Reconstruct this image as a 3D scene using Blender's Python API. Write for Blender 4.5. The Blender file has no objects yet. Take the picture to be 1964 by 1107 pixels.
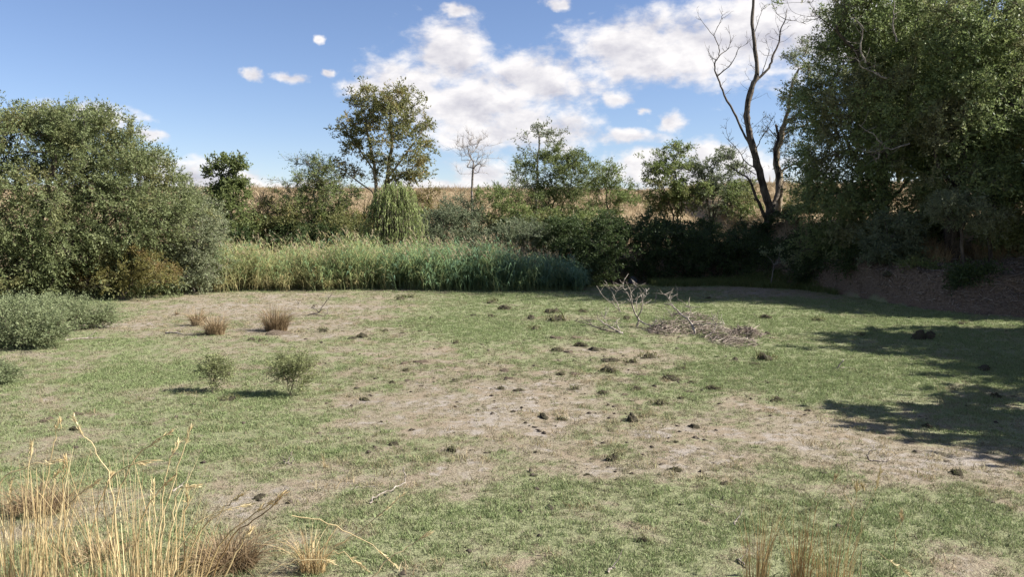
import bpy, math, random
import numpy as np
R = math.radians
rng = np.random.default_rng(7)
random.seed(7)
SC = bpy.context.scene
COL = SC.collection

# ------------------------------------------------------------------ camera
EYE = 2.4
FPX = 1541.0                     # focal length in pixels of the 1964 px wide photograph
PITCH = R(4.6)
cam_d = bpy.data.cameras.new('camera')
cam = bpy.data.objects.new('camera', cam_d)
COL.objects.link(cam)
cam.location = (0, 0, EYE)
cam.rotation_euler = (math.pi/2 - PITCH, 0, 0)
cam_d.sensor_width = 36
cam_d.lens = FPX/1964*36
cam_d.clip_start = 0.05
cam_d.clip_end = 5000
SC.camera = cam

# ------------------------------------------------------------------ sun, sky, exposure
SUN_EL, SUN_AZ = 38.0, 95.0     # azimuth clockwise from +Y
sun_d = bpy.data.lights.new('sun', 'SUN')
sun_d.energy = 5.0
sun_d.angle = R(0.55)
sun_d.color = (1.0, 0.965, 0.90)
sun = bpy.data.objects.new('sun', sun_d)
COL.objects.link(sun)
sun.rotation_euler = (R(90-SUN_EL), 0, R(180-SUN_AZ))
sun.location = (30, 3, 30)
SC.view_settings.view_transform = 'Standard'
SC.view_settings.look = 'None'
SC.view_settings.gamma = 1
SC.view_settings.exposure = 1.45
SC.view_settings.use_curve_mapping = False
SC.cycles.max_bounces = 6
SC.cycles.diffuse_bounces = 3
SC.cycles.transmission_bounces = 3
SC.cycles.transparent_max_bounces = 4

class NT:
    """small helper that wires shader nodes"""
    def __init__(s, tree): s.t = tree; s.n = tree.nodes; s.l = tree.links
    def node(s, typ, **kw):
        nd = s.n.new(typ)
        for k, v in kw.items(): setattr(nd, k, v)
        return nd
    def put(s, sock, v):
        if isinstance(v, bpy.types.NodeSocket): s.l.new(v, sock)
        elif v is not None: sock.default_value = v
    def math(s, op, a, b=None, c=None, clamp=False):
        nd = s.node('ShaderNodeMath', operation=op, use_clamp=clamp)
        s.put(nd.inputs[0], a); s.put(nd.inputs[1], b); s.put(nd.inputs[2], c)
        return nd.outputs[0]
    def vmath(s, op, a, b=None, c=None):
        nd = s.node('ShaderNodeVectorMath', operation=op)
        s.put(nd.inputs[0], a); s.put(nd.inputs[1], b); s.put(nd.inputs[2], c)
        return nd.outputs['Value'] if op in ('LENGTH', 'DOT_PRODUCT') else nd.outputs[0]
    def mix(s, f, a, b):
        nd = s.node('ShaderNodeMix', data_type='RGBA')
        s.put(nd.inputs[0], f); s.put(nd.inputs[6], a); s.put(nd.inputs[7], b)
        return nd.outputs[2]
    def smooth(s, v, a, b, lo=0.0, hi=1.0):
        nd = s.node('ShaderNodeMapRange', interpolation_type='SMOOTHSTEP')
        s.put(nd.inputs[0], v); s.put(nd.inputs[1], a); s.put(nd.inputs[2], b)
        s.put(nd.inputs[3], lo); s.put(nd.inputs[4], hi)
        return nd.outputs[0]
    def noise(s, vec, scale, detail=4, rough=0.55, dist=0.0):
        nd = s.node('ShaderNodeTexNoise')
        s.put(nd.inputs['Vector'], vec); s.put(nd.inputs['Scale'], scale); s.put(nd.inputs['Detail'], detail)
        s.put(nd.inputs['Roughness'], rough); s.put(nd.inputs['Distortion'], dist)
        return nd.outputs['Fac']

def c4(c): return (c[0], c[1], c[2], 1.0)

def cam_dir(px, py):
    x, y = px-982.0, -(py-553.5)
    cp, sp = math.cos(PITCH), math.sin(PITCH)
    return np.array((x, y*sp + FPX*cp, y*cp - FPX*sp))
def at(px, py, Y):
    """the place seen at a pixel of the photograph, Y metres in front of the camera"""
    d = cam_dir(px, py); d = d/d[1]*Y
    return np.array((d[0], Y, EYE + d[2]))
def gnd(px, py):
    """the place on the level meadow seen at a pixel of the photograph"""
    d = cam_dir(px, py); d = d*(EYE/-d[2])
    return np.array((d[0], d[1], 0.0))

def build_world():
    w = bpy.data.worlds.new('World'); SC.world = w; w.use_nodes = True
    g = NT(w.node_tree); g.n.clear()
    sky = g.node('ShaderNodeTexSky', sky_type='NISHITA', sun_disc=False)
    sky.sun_elevation = R(SUN_EL); sky.sun_rotation = R(SUN_AZ)
    sky.altitude = 600; sky.air_density = 1.0; sky.dust_density = 0.0; sky.ozone_density = 2.0
    tc = g.node('ShaderNodeTexCoord').outputs['Generated']
    sep = g.node('ShaderNodeSeparateXYZ'); g.put(sep.inputs[0], tc)
    az = g.math('ARCTAN2', sep.outputs[0], sep.outputs[1])
    el = g.math('ARCSINE', sep.outputs[2])
    cmb = g.node('ShaderNodeCombineXYZ'); g.put(cmb.inputs[0], az); g.put(cmb.inputs[1], el)
    P = cmb.outputs[0]
    wn = g.node('ShaderNodeTexNoise'); g.put(wn.inputs['Vector'], P); wn.inputs['Scale'].default_value = 42.0; wn.inputs['Detail'].default_value = 4.0
    P0 = P; P = g.vmath('MULTIPLY_ADD', g.vmath('SUBTRACT', wn.outputs['Color'], (0.5, 0.5, 0.5)), (0.040, 0.018, 0.0), P0)
    # billowy detail, the same over the whole sky
    big = g.noise(P0, 7.0, 2, 0.5)
    PS = g.vmath('MULTIPLY', P0, (0.85, 1.45, 1.0))
    n0 = g.noise(PS, 17.0, 8, 0.58, 0.15); nh = g.noise(PS, 60.0, 5, 0.6, 0.2)
    n1 = g.math('ADD', n0, g.math('MULTIPLY_ADD', nh, 0.30, -0.15))
    off = g.vmath('ADD', PS, (0.010, 0.022, 0.0))
    n2 = g.noise(off, 17.0, 6, 0.58, 0.15)
    clouds = [(868,112,96,72),(785,165,105,58),(700,168,56,24),(905,195,170,55),(1015,150,120,52),(1040,170,110,34),
              (1180,92,86,58),(1235,100,110,66),(1330,85,140,66),(1440,62,130,88),(1500,20,170,60),(1620,50,200,90),
              (1185,140,34,20),(1262,128,22,26),(900,222,95,42),(1000,238,112,50),(930,258,110,34),(1065,252,66,44),
              (480,141,22,13),(560,147,42,13),(630,143,18,10),(611,75,13,9),(875,20,36,16),(1072,8,34,14),(1212,262,66,16),
              (1185,190,42,18),(1226,215,24,12),(1285,232,40,22),(1245,306,70,24),(1300,330,130,40),
              (165,226,84,24),(282,255,38,13),(300,312,46,28),(365,345,90,36),(450,352,90,28),(540,366,110,20),
              (920,332,66,28),(870,356,150,16),(1385,300,80,34),(1420,335,130,34)]
    dmin = None
    for (cx, cy, rx, ry) in clouds:
        d = cam_dir(cx, cy); d = d/np.linalg.norm(d)
        a, e = math.atan2(d[0], d[1]), math.asin(d[2])
        kk = 0.93 if rx > 60 else 1.12
        sx, sy = FPX/rx*kk, FPX/ry*kk
        q = g.vmath('MULTIPLY_ADD', P, (sx, sy, 0), (-a*sx, -e*sy, 0))
        L = g.vmath('LENGTH', q)
        dmin = L if dmin is None else g.math('SMOOTH_MIN', dmin, L, 0.25)
    inview = g.math('SUBTRACT', 1.02, dmin)
    # the rest of the sky carries the same scattered cumulus
    gen = g.math('MULTIPLY_ADD', big, 7.0, -4.0)
    azo = g.smooth(g.math('ABSOLUTE', az), 0.62, 0.75)
    elo = g.smooth(el, 0.30, 0.42)
    outm = g.math('MAXIMUM', azo, elo)
    low = g.smooth(el, 0.0, 0.03)
    gen = g.math('MULTIPLY_ADD', g.math('SUBTRACT', 1.0, outm), -5.0, gen)
    base = g.math('MAXIMUM', inview, gen)
    dens = g.math('ADD', base, g.math('MULTIPLY_ADD', n1, 2.3, -1.17))
    alpha = g.smooth(dens, -0.22, 0.62)
    alpha = g.math('MULTIPLY', alpha, g.math('MULTIPLY', low, 0.95))
    lit = g.math('MULTIPLY_ADD', g.math('SUBTRACT', n0, n2), 3.2, 0.72)
    lit = g.math('SUBTRACT', lit, g.math('MULTIPLY', g.smooth(dens, 0.35, 1.25), 0.30), None, True)
    ccol = g.mix(lit, c4((0.52, 0.51, 0.57)), c4((0.90, 0.87, 0.86)))
    bg1 = g.node('ShaderNodeBackground'); 
    tn = g.node('ShaderNodeMix', data_type='RGBA', blend_type='MULTIPLY'); tn.inputs[0].default_value = 1.0
    g.put(tn.inputs[6], sky.outputs[0]); tn.inputs[7].default_value = (0.90, 0.89, 1.02, 1); skyc = tn.outputs[2]
    g.put(bg1.inputs[0], skyc); bg1.inputs[1].default_value = 0.052
    bg2 = g.node('ShaderNodeBackground'); g.put(bg2.inputs[0], ccol); bg2.inputs[1].default_value = 0.435
    mx = g.node('ShaderNodeMixShader'); g.put(mx.inputs[0], alpha)
    g.l.new(bg1.outputs[0], mx.inputs[1]); g.l.new(bg2.outputs[0], mx.inputs[2])
    out = g.node('ShaderNodeOutputWorld'); g.l.new(mx.outputs[0], out.inputs[0])
build_world()

# ------------------------------------------------------------------ numpy noise
def _hash(ix, iy, seed):
    h = (ix*374761393 + iy*668265263 + seed*1442695041) & 0xffffffff
    h = ((h ^ (h >> 13))*1274126177) & 0xffffffff
    return ((h ^ (h >> 16)) & 0xffff)/65535.0
def vnoise(x, y, seed=0):
    x = np.asarray(x, float); y = np.asarray(y, float)
    ix, iy = np.floor(x).astype(np.int64), np.floor(y).astype(np.int64)
    fx, fy = x-ix, y-iy
    fx = fx*fx*(3-2*fx); fy = fy*fy*(3-2*fy)
    a, b = _hash(ix, iy, seed), _hash(ix+1, iy, seed)
    c, d = _hash(ix, iy+1, seed), _hash(ix+1, iy+1, seed)
    return a+(b-a)*fx+(c-a)*fy+(a-b-c+d)*fx*fy
def fbm(x, y, seed=0, oct=4):
    v = 0; amp = 1; tot = 0
    for k in range(oct):
        v = v + amp*vnoise(np.asarray(x)*2**k+17.3*k, np.asarray(y)*2**k+9.1*k, seed+k); tot += amp; amp *= 0.5
    return v/tot
def sstep(a, b, v):
    t = np.clip((v-a)/(b-a), 0, 1); return t*t*(3-2*t)

# ------------------------------------------------------------------ object helpers
def tag(o, label=None, cat=None, group=None, kind=None):
    if label: o['label'] = label
    if cat: o['category'] = cat
    if group: o['group'] = group
    if kind: o['kind'] = kind
    return o
def thing(name, label, cat, loc, group=None, rz=0.0):
    o = bpy.data.objects.new(name, None); COL.objects.link(o)
    o.empty_display_size = 0.2
    o.location = tuple(float(v) for v in loc); o.rotation_euler = (0, 0, rz)
    return tag(o, label, cat, group)
def link(name, me, mat=None, parent=None, loc=None):
    o = bpy.data.objects.new(name, me); COL.objects.link(o)
    if mat is not None and len(me.materials) == 0: me.materials.append(mat)
    if parent is not None: o.parent = parent
    if loc is not None: o.location = tuple(float(v) for v in loc)
    return o
def np_mesh(name, V, Q=None, T=None, attrs=None, smooth=False, mi=None):
    """a mesh from numpy arrays: V vertices, Q quads, T triangles, attrs = point float attributes"""
    me = bpy.data.meshes.new(name)
    V = np.asarray(V, np.float32).reshape(-1, 3)
    me.vertices.add(len(V)); me.vertices.foreach_set('co', V.ravel())
    nq = 0 if Q is None else len(Q); nt = 0 if T is None else len(T)
    parts = []
    if nq: parts.append(np.asarray(Q, np.int32).ravel())
    if nt: parts.append(np.asarray(T, np.int32).ravel())
    if parts:
        lv = np.concatenate(parts)
        me.loops.add(len(lv)); me.loops.foreach_set('vertex_index', lv)
        me.polygons.add(nq+nt)
        ls = np.concatenate([np.arange(nq)*4, nq*4+np.arange(nt)*3]).astype(np.int32)
        me.polygons.foreach_set('loop_start', ls)
        if smooth: me.polygons.foreach_set('use_smooth', np.ones(nq+nt, bool))
        if mi is not None: me.polygons.foreach_set('material_index', np.asarray(mi, np.int32))
    for k, v in (attrs or {}).items():
        v = np.asarray(v)
        if v.ndim == 2:
            a = me.attributes.new(k, 'FLOAT_VECTOR', 'POINT'); a.data.foreach_set('vector', v.astype(np.float32).ravel())
        else:
            a = me.attributes.new(k, 'FLOAT', 'POINT'); a.data.foreach_set('value', v.astype(np.float32))
    me.update(calc_edges=True)
    return me
class Acc:
    """collects numpy geometry pieces for one mesh"""
    def __init__(s): s.V = []; s.Q = []; s.T = []; s.A = []; s.n = 0
    def add(s, V, Q=None, T=None, tint=0.5):
        V = np.asarray(V, float).reshape(-1, 3)
        if Q is not None and len(Q): s.Q.append(np.asarray(Q)+s.n)
        if T is not None and len(T): s.T.append(np.asarray(T)+s.n)
        s.V.append(V); s.A.append(np.broadcast_to(np.asarray(tint, float), (len(V),))); s.n += len(V)
    def mesh(s, name, smooth=False):
        V = np.concatenate(s.V); Q = np.concatenate(s.Q) if s.Q else None; T = np.concatenate(s.T) if s.T else None
        return np_mesh(name, V, Q, T, {'tint': np.concatenate(s.A)}, smooth)
def unit(v): return v/np.maximum(np.linalg.norm(v, axis=-1, keepdims=True), 1e-9)
def smooth_line(P, n=4, jit=0.0):
    """Catmull-Rom through the points"""
    P = np.asarray(P, float)
    if len(P) < 3 and n > 1:
        t = np.linspace(0, 1, n+1)[:, None]; out = P[0]+(P[1]-P[0])*t
    else:
        Q = np.vstack([2*P[0]-P[1], P, 2*P[-1]-P[-2]]); out = []
        for i in range(1, len(Q)-2):
            for k in range(n):
                t = k/n; a, b, c, d = Q[i-1], Q[i], Q[i+1], Q[i+2]
                out.append(0.5*(2*b+(c-a)*t+(2*a-5*b+4*c-d)*t*t+(3*b-a-3*c+d)*t**3))
        out.append(P[-1]); out = np.array(out)
    if jit: out[1:] += rng.normal(0, jit, (len(out)-1, 3))
    return out
def tube(acc, P, r, k=6, tint=0.5, cap=True, rough=0.0):
    P = np.asarray(P, float); n = len(P)
    r = np.broadcast_to(np.asarray(r, float), (n,))
    tg = np.gradient(P, axis=0); tg = unit(tg)
    ref = np.array((0.31, 0.87, 0.38)) if abs(tg[:, 1]).mean() < 0.7 else np.array((0.9, 0.1, 0.43))
    a = unit(np.cross(tg, ref)); b = np.cross(tg, a)
    th = np.arange(k)*2*math.pi/k
    rr = r[:, None]*np.ones(k)
    if rough: rr = rr*(1+rough*rng.normal(0, 1, rr.shape))
    V = P[:, None, :]+rr[..., None]*(np.cos(th)[None, :, None]*a[:, None, :]+np.sin(th)[None, :, None]*b[:, None, :])
    i = np.arange(n-1)[:, None]*k; j = np.arange(k)[None, :]; j2 = (j+1) % k
    Q = np.stack([i+j, i+j2, i+k+j2, i+k+j], -1).reshape(-1, 4)
    V = V.reshape(-1, 3); T = None
    if cap:
        V = np.vstack([V, P[-1:]+tg[-1:]*r[-1]*0.5]); e = (n-1)*k
        T = np.stack([e+np.arange(k), e+(np.arange(k)+1) % k, np.full(k, n*k)], -1)
    acc.add(V, Q, T, tint)

# ------------------------------------------------------------------ materials
def new_mat(name):
    m = bpy.data.materials.new(name); m.use_nodes = True
    g = NT(m.node_tree); g.n.clear()
    g.out = g.node('ShaderNodeOutputMaterial')
    return m, g
def attr(g, name, typ='GEOMETRY'):
    nd = g.node('ShaderNodeAttribute', attribute_name=name, attribute_type=typ)
    return nd
def leaf_mat(name, cols, trans=0.42, rough=0.55, spec=0.25, patch=0.8, patchcol=None):
    """cols: dark, mid, light leaf colours picked by each leaf's own tint"""
    m, g = new_mat(name)
    t = attr(g, 'tint').outputs['Fac']
    ramp = g.node('ShaderNodeValToRGB'); cr = ramp.color_ramp
    cr.elements[0].position = 0.0; cr.elements[0].color = c4(cols[0])
    cr.elements[1].position = 1.0; cr.elements[1].color = c4(cols[-1])
    for i, c in enumerate(cols[1:-1]):
        e = cr.elements.new((i+1)/(len(cols)-1)); e.color = c4(c)
    g.put(ramp.inputs[0], t)
    col = ramp.outputs[0]
    if patchcol:
        pos = g.node('ShaderNodeNewGeometry').outputs['Position']
        f = g.smooth(g.noise(pos, patch, 2), 0.52, 0.68, 0.0, 0.75)
        col = g.mix(f, col, c4(patchcol))
    b = g.node('ShaderNodeBsdfPrincipled')
    g.put(b.inputs['Base Color'], col); b.inputs['Roughness'].default_value = rough
    b.inputs['Specular IOR Level'].default_value = spec
    tr = g.node('ShaderNodeBsdfTranslucent'); g.put(tr.inputs[0], col)
    mx = g.node('ShaderNodeMixShader'); mx.inputs[0].default_value = trans
    g.l.new(b.outputs[0], mx.inputs[1]); g.l.new(tr.outputs[0], mx.inputs[2])
    g.l.new(mx.outputs[0], g.out.inputs[0])
    return m
def bark_mat(name, dark, light, scale=9.0, bump=0.5):
    m, g = new_mat(name)
    tc = g.node('ShaderNodeTexCoord').outputs['Object']
    st = g.vmath('MULTIPLY', tc, (1, 1, 0.3))
    n = g.noise(st, scale, 6, 0.65, 0.4)
    n2 = g.noise(tc, scale*0.17, 2)
    f = g.math('ADD', g.smooth(n, 0.35, 0.68), g.math('MULTIPLY_ADD', n2, 0.9, -0.45), None, True)
    col = g.mix(f, c4(dark), c4(light))
    b = g.node('ShaderNodeBsdfPrincipled'); g.put(b.inputs['Base Color'], col); b.inputs['Roughness'].default_value = 0.85
    b.inputs['Specular IOR Level'].default_value = 0.2
    bp = g.node('ShaderNodeBump'); bp.inputs['Strength'].default_value = bump; bp.inputs['Distance'].default_value = 0.02
    g.put(bp.inputs['Height'], n); g.l.new(bp.outputs[0], b.inputs['Normal'])
    g.l.new(b.outputs[0], g.out.inputs[0])
    return m
M = {}
M['olive']   = leaf_mat('leaf_olive', [(0.085,0.106,0.044),(0.162,0.190,0.079),(0.255,0.272,0.132)], patch=0.6, patchcol=(0.230,0.213,0.087))
M['olive2']  = leaf_mat('leaf_olive_green', [(0.089,0.123,0.047),(0.192,0.239,0.087),(0.300,0.328,0.139)], patch=0.5, patchcol=(0.258,0.235,0.127))
M['airy']    = leaf_mat('leaf_airy', [(0.162,0.180,0.076),(0.237,0.257,0.114),(0.323,0.323,0.162)])
M['silver']  = leaf_mat('leaf_silver', [(0.127,0.149,0.081),(0.208,0.230,0.127),(0.297,0.305,0.186)])
M['yellow']  = leaf_mat('leaf_yellowing', [(0.125,0.112,0.035),(0.188,0.175,0.056),(0.275,0.225,0.088)], patch=1.2, patchcol=(0.225,0.138,0.062))
M['bright']  = leaf_mat('leaf_bright', [(0.082,0.105,0.034),(0.142,0.172,0.058),(0.200,0.222,0.090)])
M['mid']     = leaf_mat('leaf_mid', [(0.091,0.124,0.042),(0.164,0.206,0.066),(0.246,0.272,0.102)], patch=0.8, patchcol=(0.197,0.180,0.074))
M['autumn']  = leaf_mat('leaf_olive_brown', [(0.105,0.116,0.041),(0.172,0.179,0.066),(0.247,0.224,0.090)], patch=0.9, patchcol=(0.239,0.179,0.063))
M['grey']    = leaf_mat('leaf_grey_green', [(0.094,0.117,0.065),(0.153,0.179,0.102),(0.239,0.256,0.153)])
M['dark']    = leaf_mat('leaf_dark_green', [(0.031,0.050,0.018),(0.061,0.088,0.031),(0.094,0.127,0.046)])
M['weep']    = leaf_mat('leaf_weeping', [(0.176,0.230,0.069),(0.284,0.344,0.119),(0.405,0.432,0.188)])
M['sage']    = leaf_mat('leaf_sage', [(0.139,0.165,0.082),(0.218,0.252,0.125),(0.297,0.317,0.172)])
M['reed']    = leaf_mat('reed_leaf', [(0.352,0.297,0.144),(0.303,0.325,0.137),(0.219,0.291,0.122),(0.169,0.261,0.132),(0.154,0.244,0.149)], trans=0.35)
M['plume']   = leaf_mat('reed_plume', [(0.280,0.218,0.133),(0.413,0.340,0.218)], trans=0.3)
M['straw']   = leaf_mat('dry_straw', [(0.259,0.166,0.078),(0.467,0.343,0.171),(0.643,0.528,0.300)], trans=0.3, rough=0.5)
M['rust']    = leaf_mat('rusty_grass', [(0.134,0.090,0.051),(0.250,0.177,0.098),(0.415,0.320,0.195)], trans=0.25)
M['orange']  = leaf_mat('orange_straw', [(0.230,0.135,0.055),(0.320,0.215,0.095),(0.390,0.310,0.160)], trans=0.3)
M['hillgrass'] = leaf_mat('hill_dry_grass', [(0.264,0.176,0.088),(0.368,0.264,0.140),(0.448,0.344,0.200)], trans=0.25)
M['bark']    = bark_mat('bark_brown', (0.045,0.035,0.028), (0.130,0.105,0.080))
M['barkpale'] = bark_mat('bark_pale', (0.170,0.125,0.075), (0.340,0.290,0.215))
M['deadbark'] = bark_mat('bark_dead', (0.030,0.023,0.018), (0.150,0.122,0.095), 7.0, 1.0)
M['greytwig'] = bark_mat('twig_grey', (0.130,0.110,0.095), (0.260,0.230,0.200), 14.0)
M['redtwig'] = bark_mat('twig_red_brown', (0.110,0.070,0.055), (0.200,0.145,0.115), 14.0)
M['drift']   = bark_mat('bleached_wood', (0.135,0.108,0.086), (0.360,0.315,0.266), 20.0, 0.4)
M['driftdark'] = bark_mat('weathered_dark_wood', (0.075,0.060,0.050), (0.210,0.175,0.145), 20.0, 0.5)

def soil_mat(name, dark, light, grassy=None):
    m, g = new_mat(name)
    tc = g.node('ShaderNodeTexCoord').outputs['Object']
    n = g.noise(tc, 22.0, 5, 0.7)
    col = g.mix(g.smooth(n, 0.32, 0.68), c4(dark), c4(light))
    if grassy: col = g.mix(g.smooth(g.noise(tc, 9.0, 3), 0.5, 0.62, 0.0, 0.7), col, c4(grassy))
    b = g.node('ShaderNodeBsdfPrincipled'); g.put(b.inputs['Base Color'], col); b.inputs['Roughness'].default_value = 0.95
    b.inputs['Specular IOR Level'].default_value = 0.1
    bp = g.node('ShaderNodeBump'); bp.inputs['Strength'].default_value = 0.9; bp.inputs['Distance'].default_value = 0.03
    g.put(bp.inputs['Height'], n); g.l.new(bp.outputs[0], b.inputs['Normal'])
    g.l.new(b.outputs[0], g.out.inputs[0])
    return m
M['clod'] = soil_mat('clod_soil', (0.026,0.021,0.015), (0.095,0.078,0.056), (0.060,0.068,0.028))
M['clodbrown'] = soil_mat('clod_soil_brown', (0.060,0.044,0.031), (0.180,0.142,0.105))
M['litter'] = leaf_mat('dry_litter', [(0.125,0.094,0.075),(0.237,0.188,0.150),(0.413,0.350,0.288)], trans=0.1)

# ------------------------------------------------------------------ terrain
BX = np.array([-400, -22, -16, 8.0, 10.5, 11.2, 11.5, 12.0, 13.1, 16, 30, 400.0])
BY = np.array([31, 30, 31.5, 32, 30.5, 27.0, 23.5, 21.9, 20.8, 20.2, 16, 12.0])
def bank_d(x, y): return y-np.interp(x, BX, BY)-0.5*(vnoise(np.asarray(x)*0.5, np.asarray(y)*0.5, 31)-0.5)
def terrain(x, y):
    x = np.asarray(x, float); y = np.asarray(y, float)
    d = bank_d(x, y)
    hl = np.interp(d, [0, 1.5, 4, 8, 15, 26, 36, 50, 400, 900], [0, 0.12, 0.75, 1.7, 2.9, 4.7, 5.15, 5.2, 6, 8])
    hr = np.interp(d, [0, 0.25, 1.6, 6, 12, 20, 30, 46, 400, 900], [0, 0.16, 0.95, 1.45, 2.1, 3.2, 4.7, 5.2, 6, 8])
    w = sstep(7.5, 11.0, x)
    h = hl*(1-w)+hr*w
    rough = np.clip(d/2.0, 0, 1)
    h = h+rough*(0.35*(fbm(x*0.3, y*0.3, 3, 3)-0.5)+0.10*(fbm(x*1.7, y*1.7, 8, 2)-0.5))
    h = h+w*np.clip(d/.8, 0, 1)*(0.45*(fbm(x*1.1, y*1.1, 13, 3)-0.5)+0.12*(fbm(x*4.0, y*4.0, 15, 2)-0.5))
    h = h+0.06*(fbm(x*0.35, y*0.35, 5, 3)-0.5)+0.022*(fbm(x*3.1, y*3.1, 6, 3)-0.5)
    # slight swell of the bank the camera stands on
    return h

# patches of the meadow read from the photograph: pixel centre, pixel radii, amount of green (+) or bare and dry (-)
PATCH = [(880,600,150,45,.9),(1000,660,140,30,.55),(1380,600,180,40,.9),(1500,690,150,60,.9),(1700,600,170,40,.8),(1380,740,120,25,.4),
         (1850,680,200,60,.6),(290,715,120,30,.6),(480,690,100,25,.3),(430,790,170,40,.45),(330,850,200,40,.35),(650,850,150,40,.3),
         (700,580,120,25,-.5),(560,600,160,40,-.6),(420,580,150,20,-.5),(270,615,70,16,-1.1),(120,700,120,40,-.35),(60,780,100,30,-.45),
         (620,640,140,18,-.8),(760,660,90,30,-.5),(780,700,70,20,-.8),(850,760,200,40,-1.0),(700,770,90,25,-1.0),(1050,760,150,45,-.8),(1190,700,110,25,-.7),
         (1000,830,200,45,-.9),(1300,820,190,40,-1.0),(1550,820,180,45,-1.1),(1700,850,150,40,-1.1),(1850,900,120,30,-1.1),(1450,560,110,12,-1.3),(1340,650,110,22,-.9),
         (1120,905,60,22,-1.2),(900,905,45,22,-.9),(720,930,90,22,-.7),(500,950,90,30,-1.1),(390,895,40,10,-1.0),(240,900,120,30,-.3),(150,1000,160,60,-.7),
         (900,1000,140,50,.6),(1300,960,160,40,.7),(1100,1070,200,50,.55),(750,1040,120,40,.5),(1800,1000,170,40,.9),(1560,920,90,20,.3),(1880,1070,120,40,-1.0),
         (1540,1050,80,40,-.3),(1230,1040,60,20,-.6),(1000,1080,70,20,-.4),(430,1010,120,40,-.5),(1100,655,60,18,-.6),(1260,900,60,16,-.7),(1330,760,120,20,-.4)]
PG = []
for (px, py, rx, ry, v) in PATCH:
    c = gnd(px, py); y0, y1 = gnd(px, py+ry)[1], gnd(px, max(py-ry, 470))[1]
    PG.append((c[0], c[1], rx*c[1]/FPX, max((y1-y0)/2, 0.1), v))
def cover(x, y):
    """1 = dense green turf, 0 = bare dry ground"""
    wx = x+1.2*(fbm(x*0.9, y*0.9, 41, 3)-0.5)*np.clip(y/12, 0.4, 1.5); wy = y+1.2*(fbm(x*0.9, y*0.9, 47, 3)-0.5)*np.clip(y/12, 0.4, 1.5)
    v = 0.13+1.2*(fbm(wx*0.55, wy*0.55, 51, 4)-0.5)+1.3*(fbm(wx*2.3, wy*2.3, 57, 3)-0.5)
    for (cx, cy, rx, ry, a) in PG:
        q = ((wx-cx)/rx)**2+((wy-cy)/ry)**2
        v = v+0.62*a*np.exp(-q*0.9)
    v = v+0.7*(fbm(x*7.0, y*7.0, 63, 2)-0.5)
    return sstep(-0.95, 0.85, v)

def axis(lo, hi, dlo, dhi, step, grow=1.28):
    a = list(np.arange(dlo, dhi+1e-6, step))
    s = step; v = a[-1]
    while v < hi: s *= grow; v += s; a.append(min(v, hi))
    s = step; v = a[0]; pre = []
    while v > lo: s *= grow; v -= s; pre.append(max(v, lo))
    return np.array(pre[::-1]+a)
def build_ground():
    xs = axis(-1500, 1500, -19, 20, 0.15); ys = axis(-300, 2500, 3.4, 34, 0.14)
    X, Y = np.meshgrid(xs, ys)
    Z = terrain(X, Y); G = cover(X, Y)
    d = bank_d(X, Y)
    V = np.stack([X, Y, Z], -1).reshape(-1, 3)
    nx, ny = len(xs), len(ys)
    i = (np.arange(ny-1)[:, None]*nx+np.arange(nx-1)[None, :])
    Q = np.stack([i, i+1, i+nx+1, i+nx], -1).reshape(-1, 4)
    dc = d[:-1, :-1].ravel()
    for name, sel, mat in (('meadow', dc < 0.15, meadow_mat()), ('hillside', dc >= 0.15, hill_mat())):
        q = Q[sel]; u, inv = np.unique(q, return_inverse=True)
        me = np_mesh(name, V[u], inv.reshape(-1, 4), None, {'green': G.ravel()[u], 'rise': d.ravel()[u]}, smooth=True)
        tag(link(name, me, mat), kind='structure')
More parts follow.
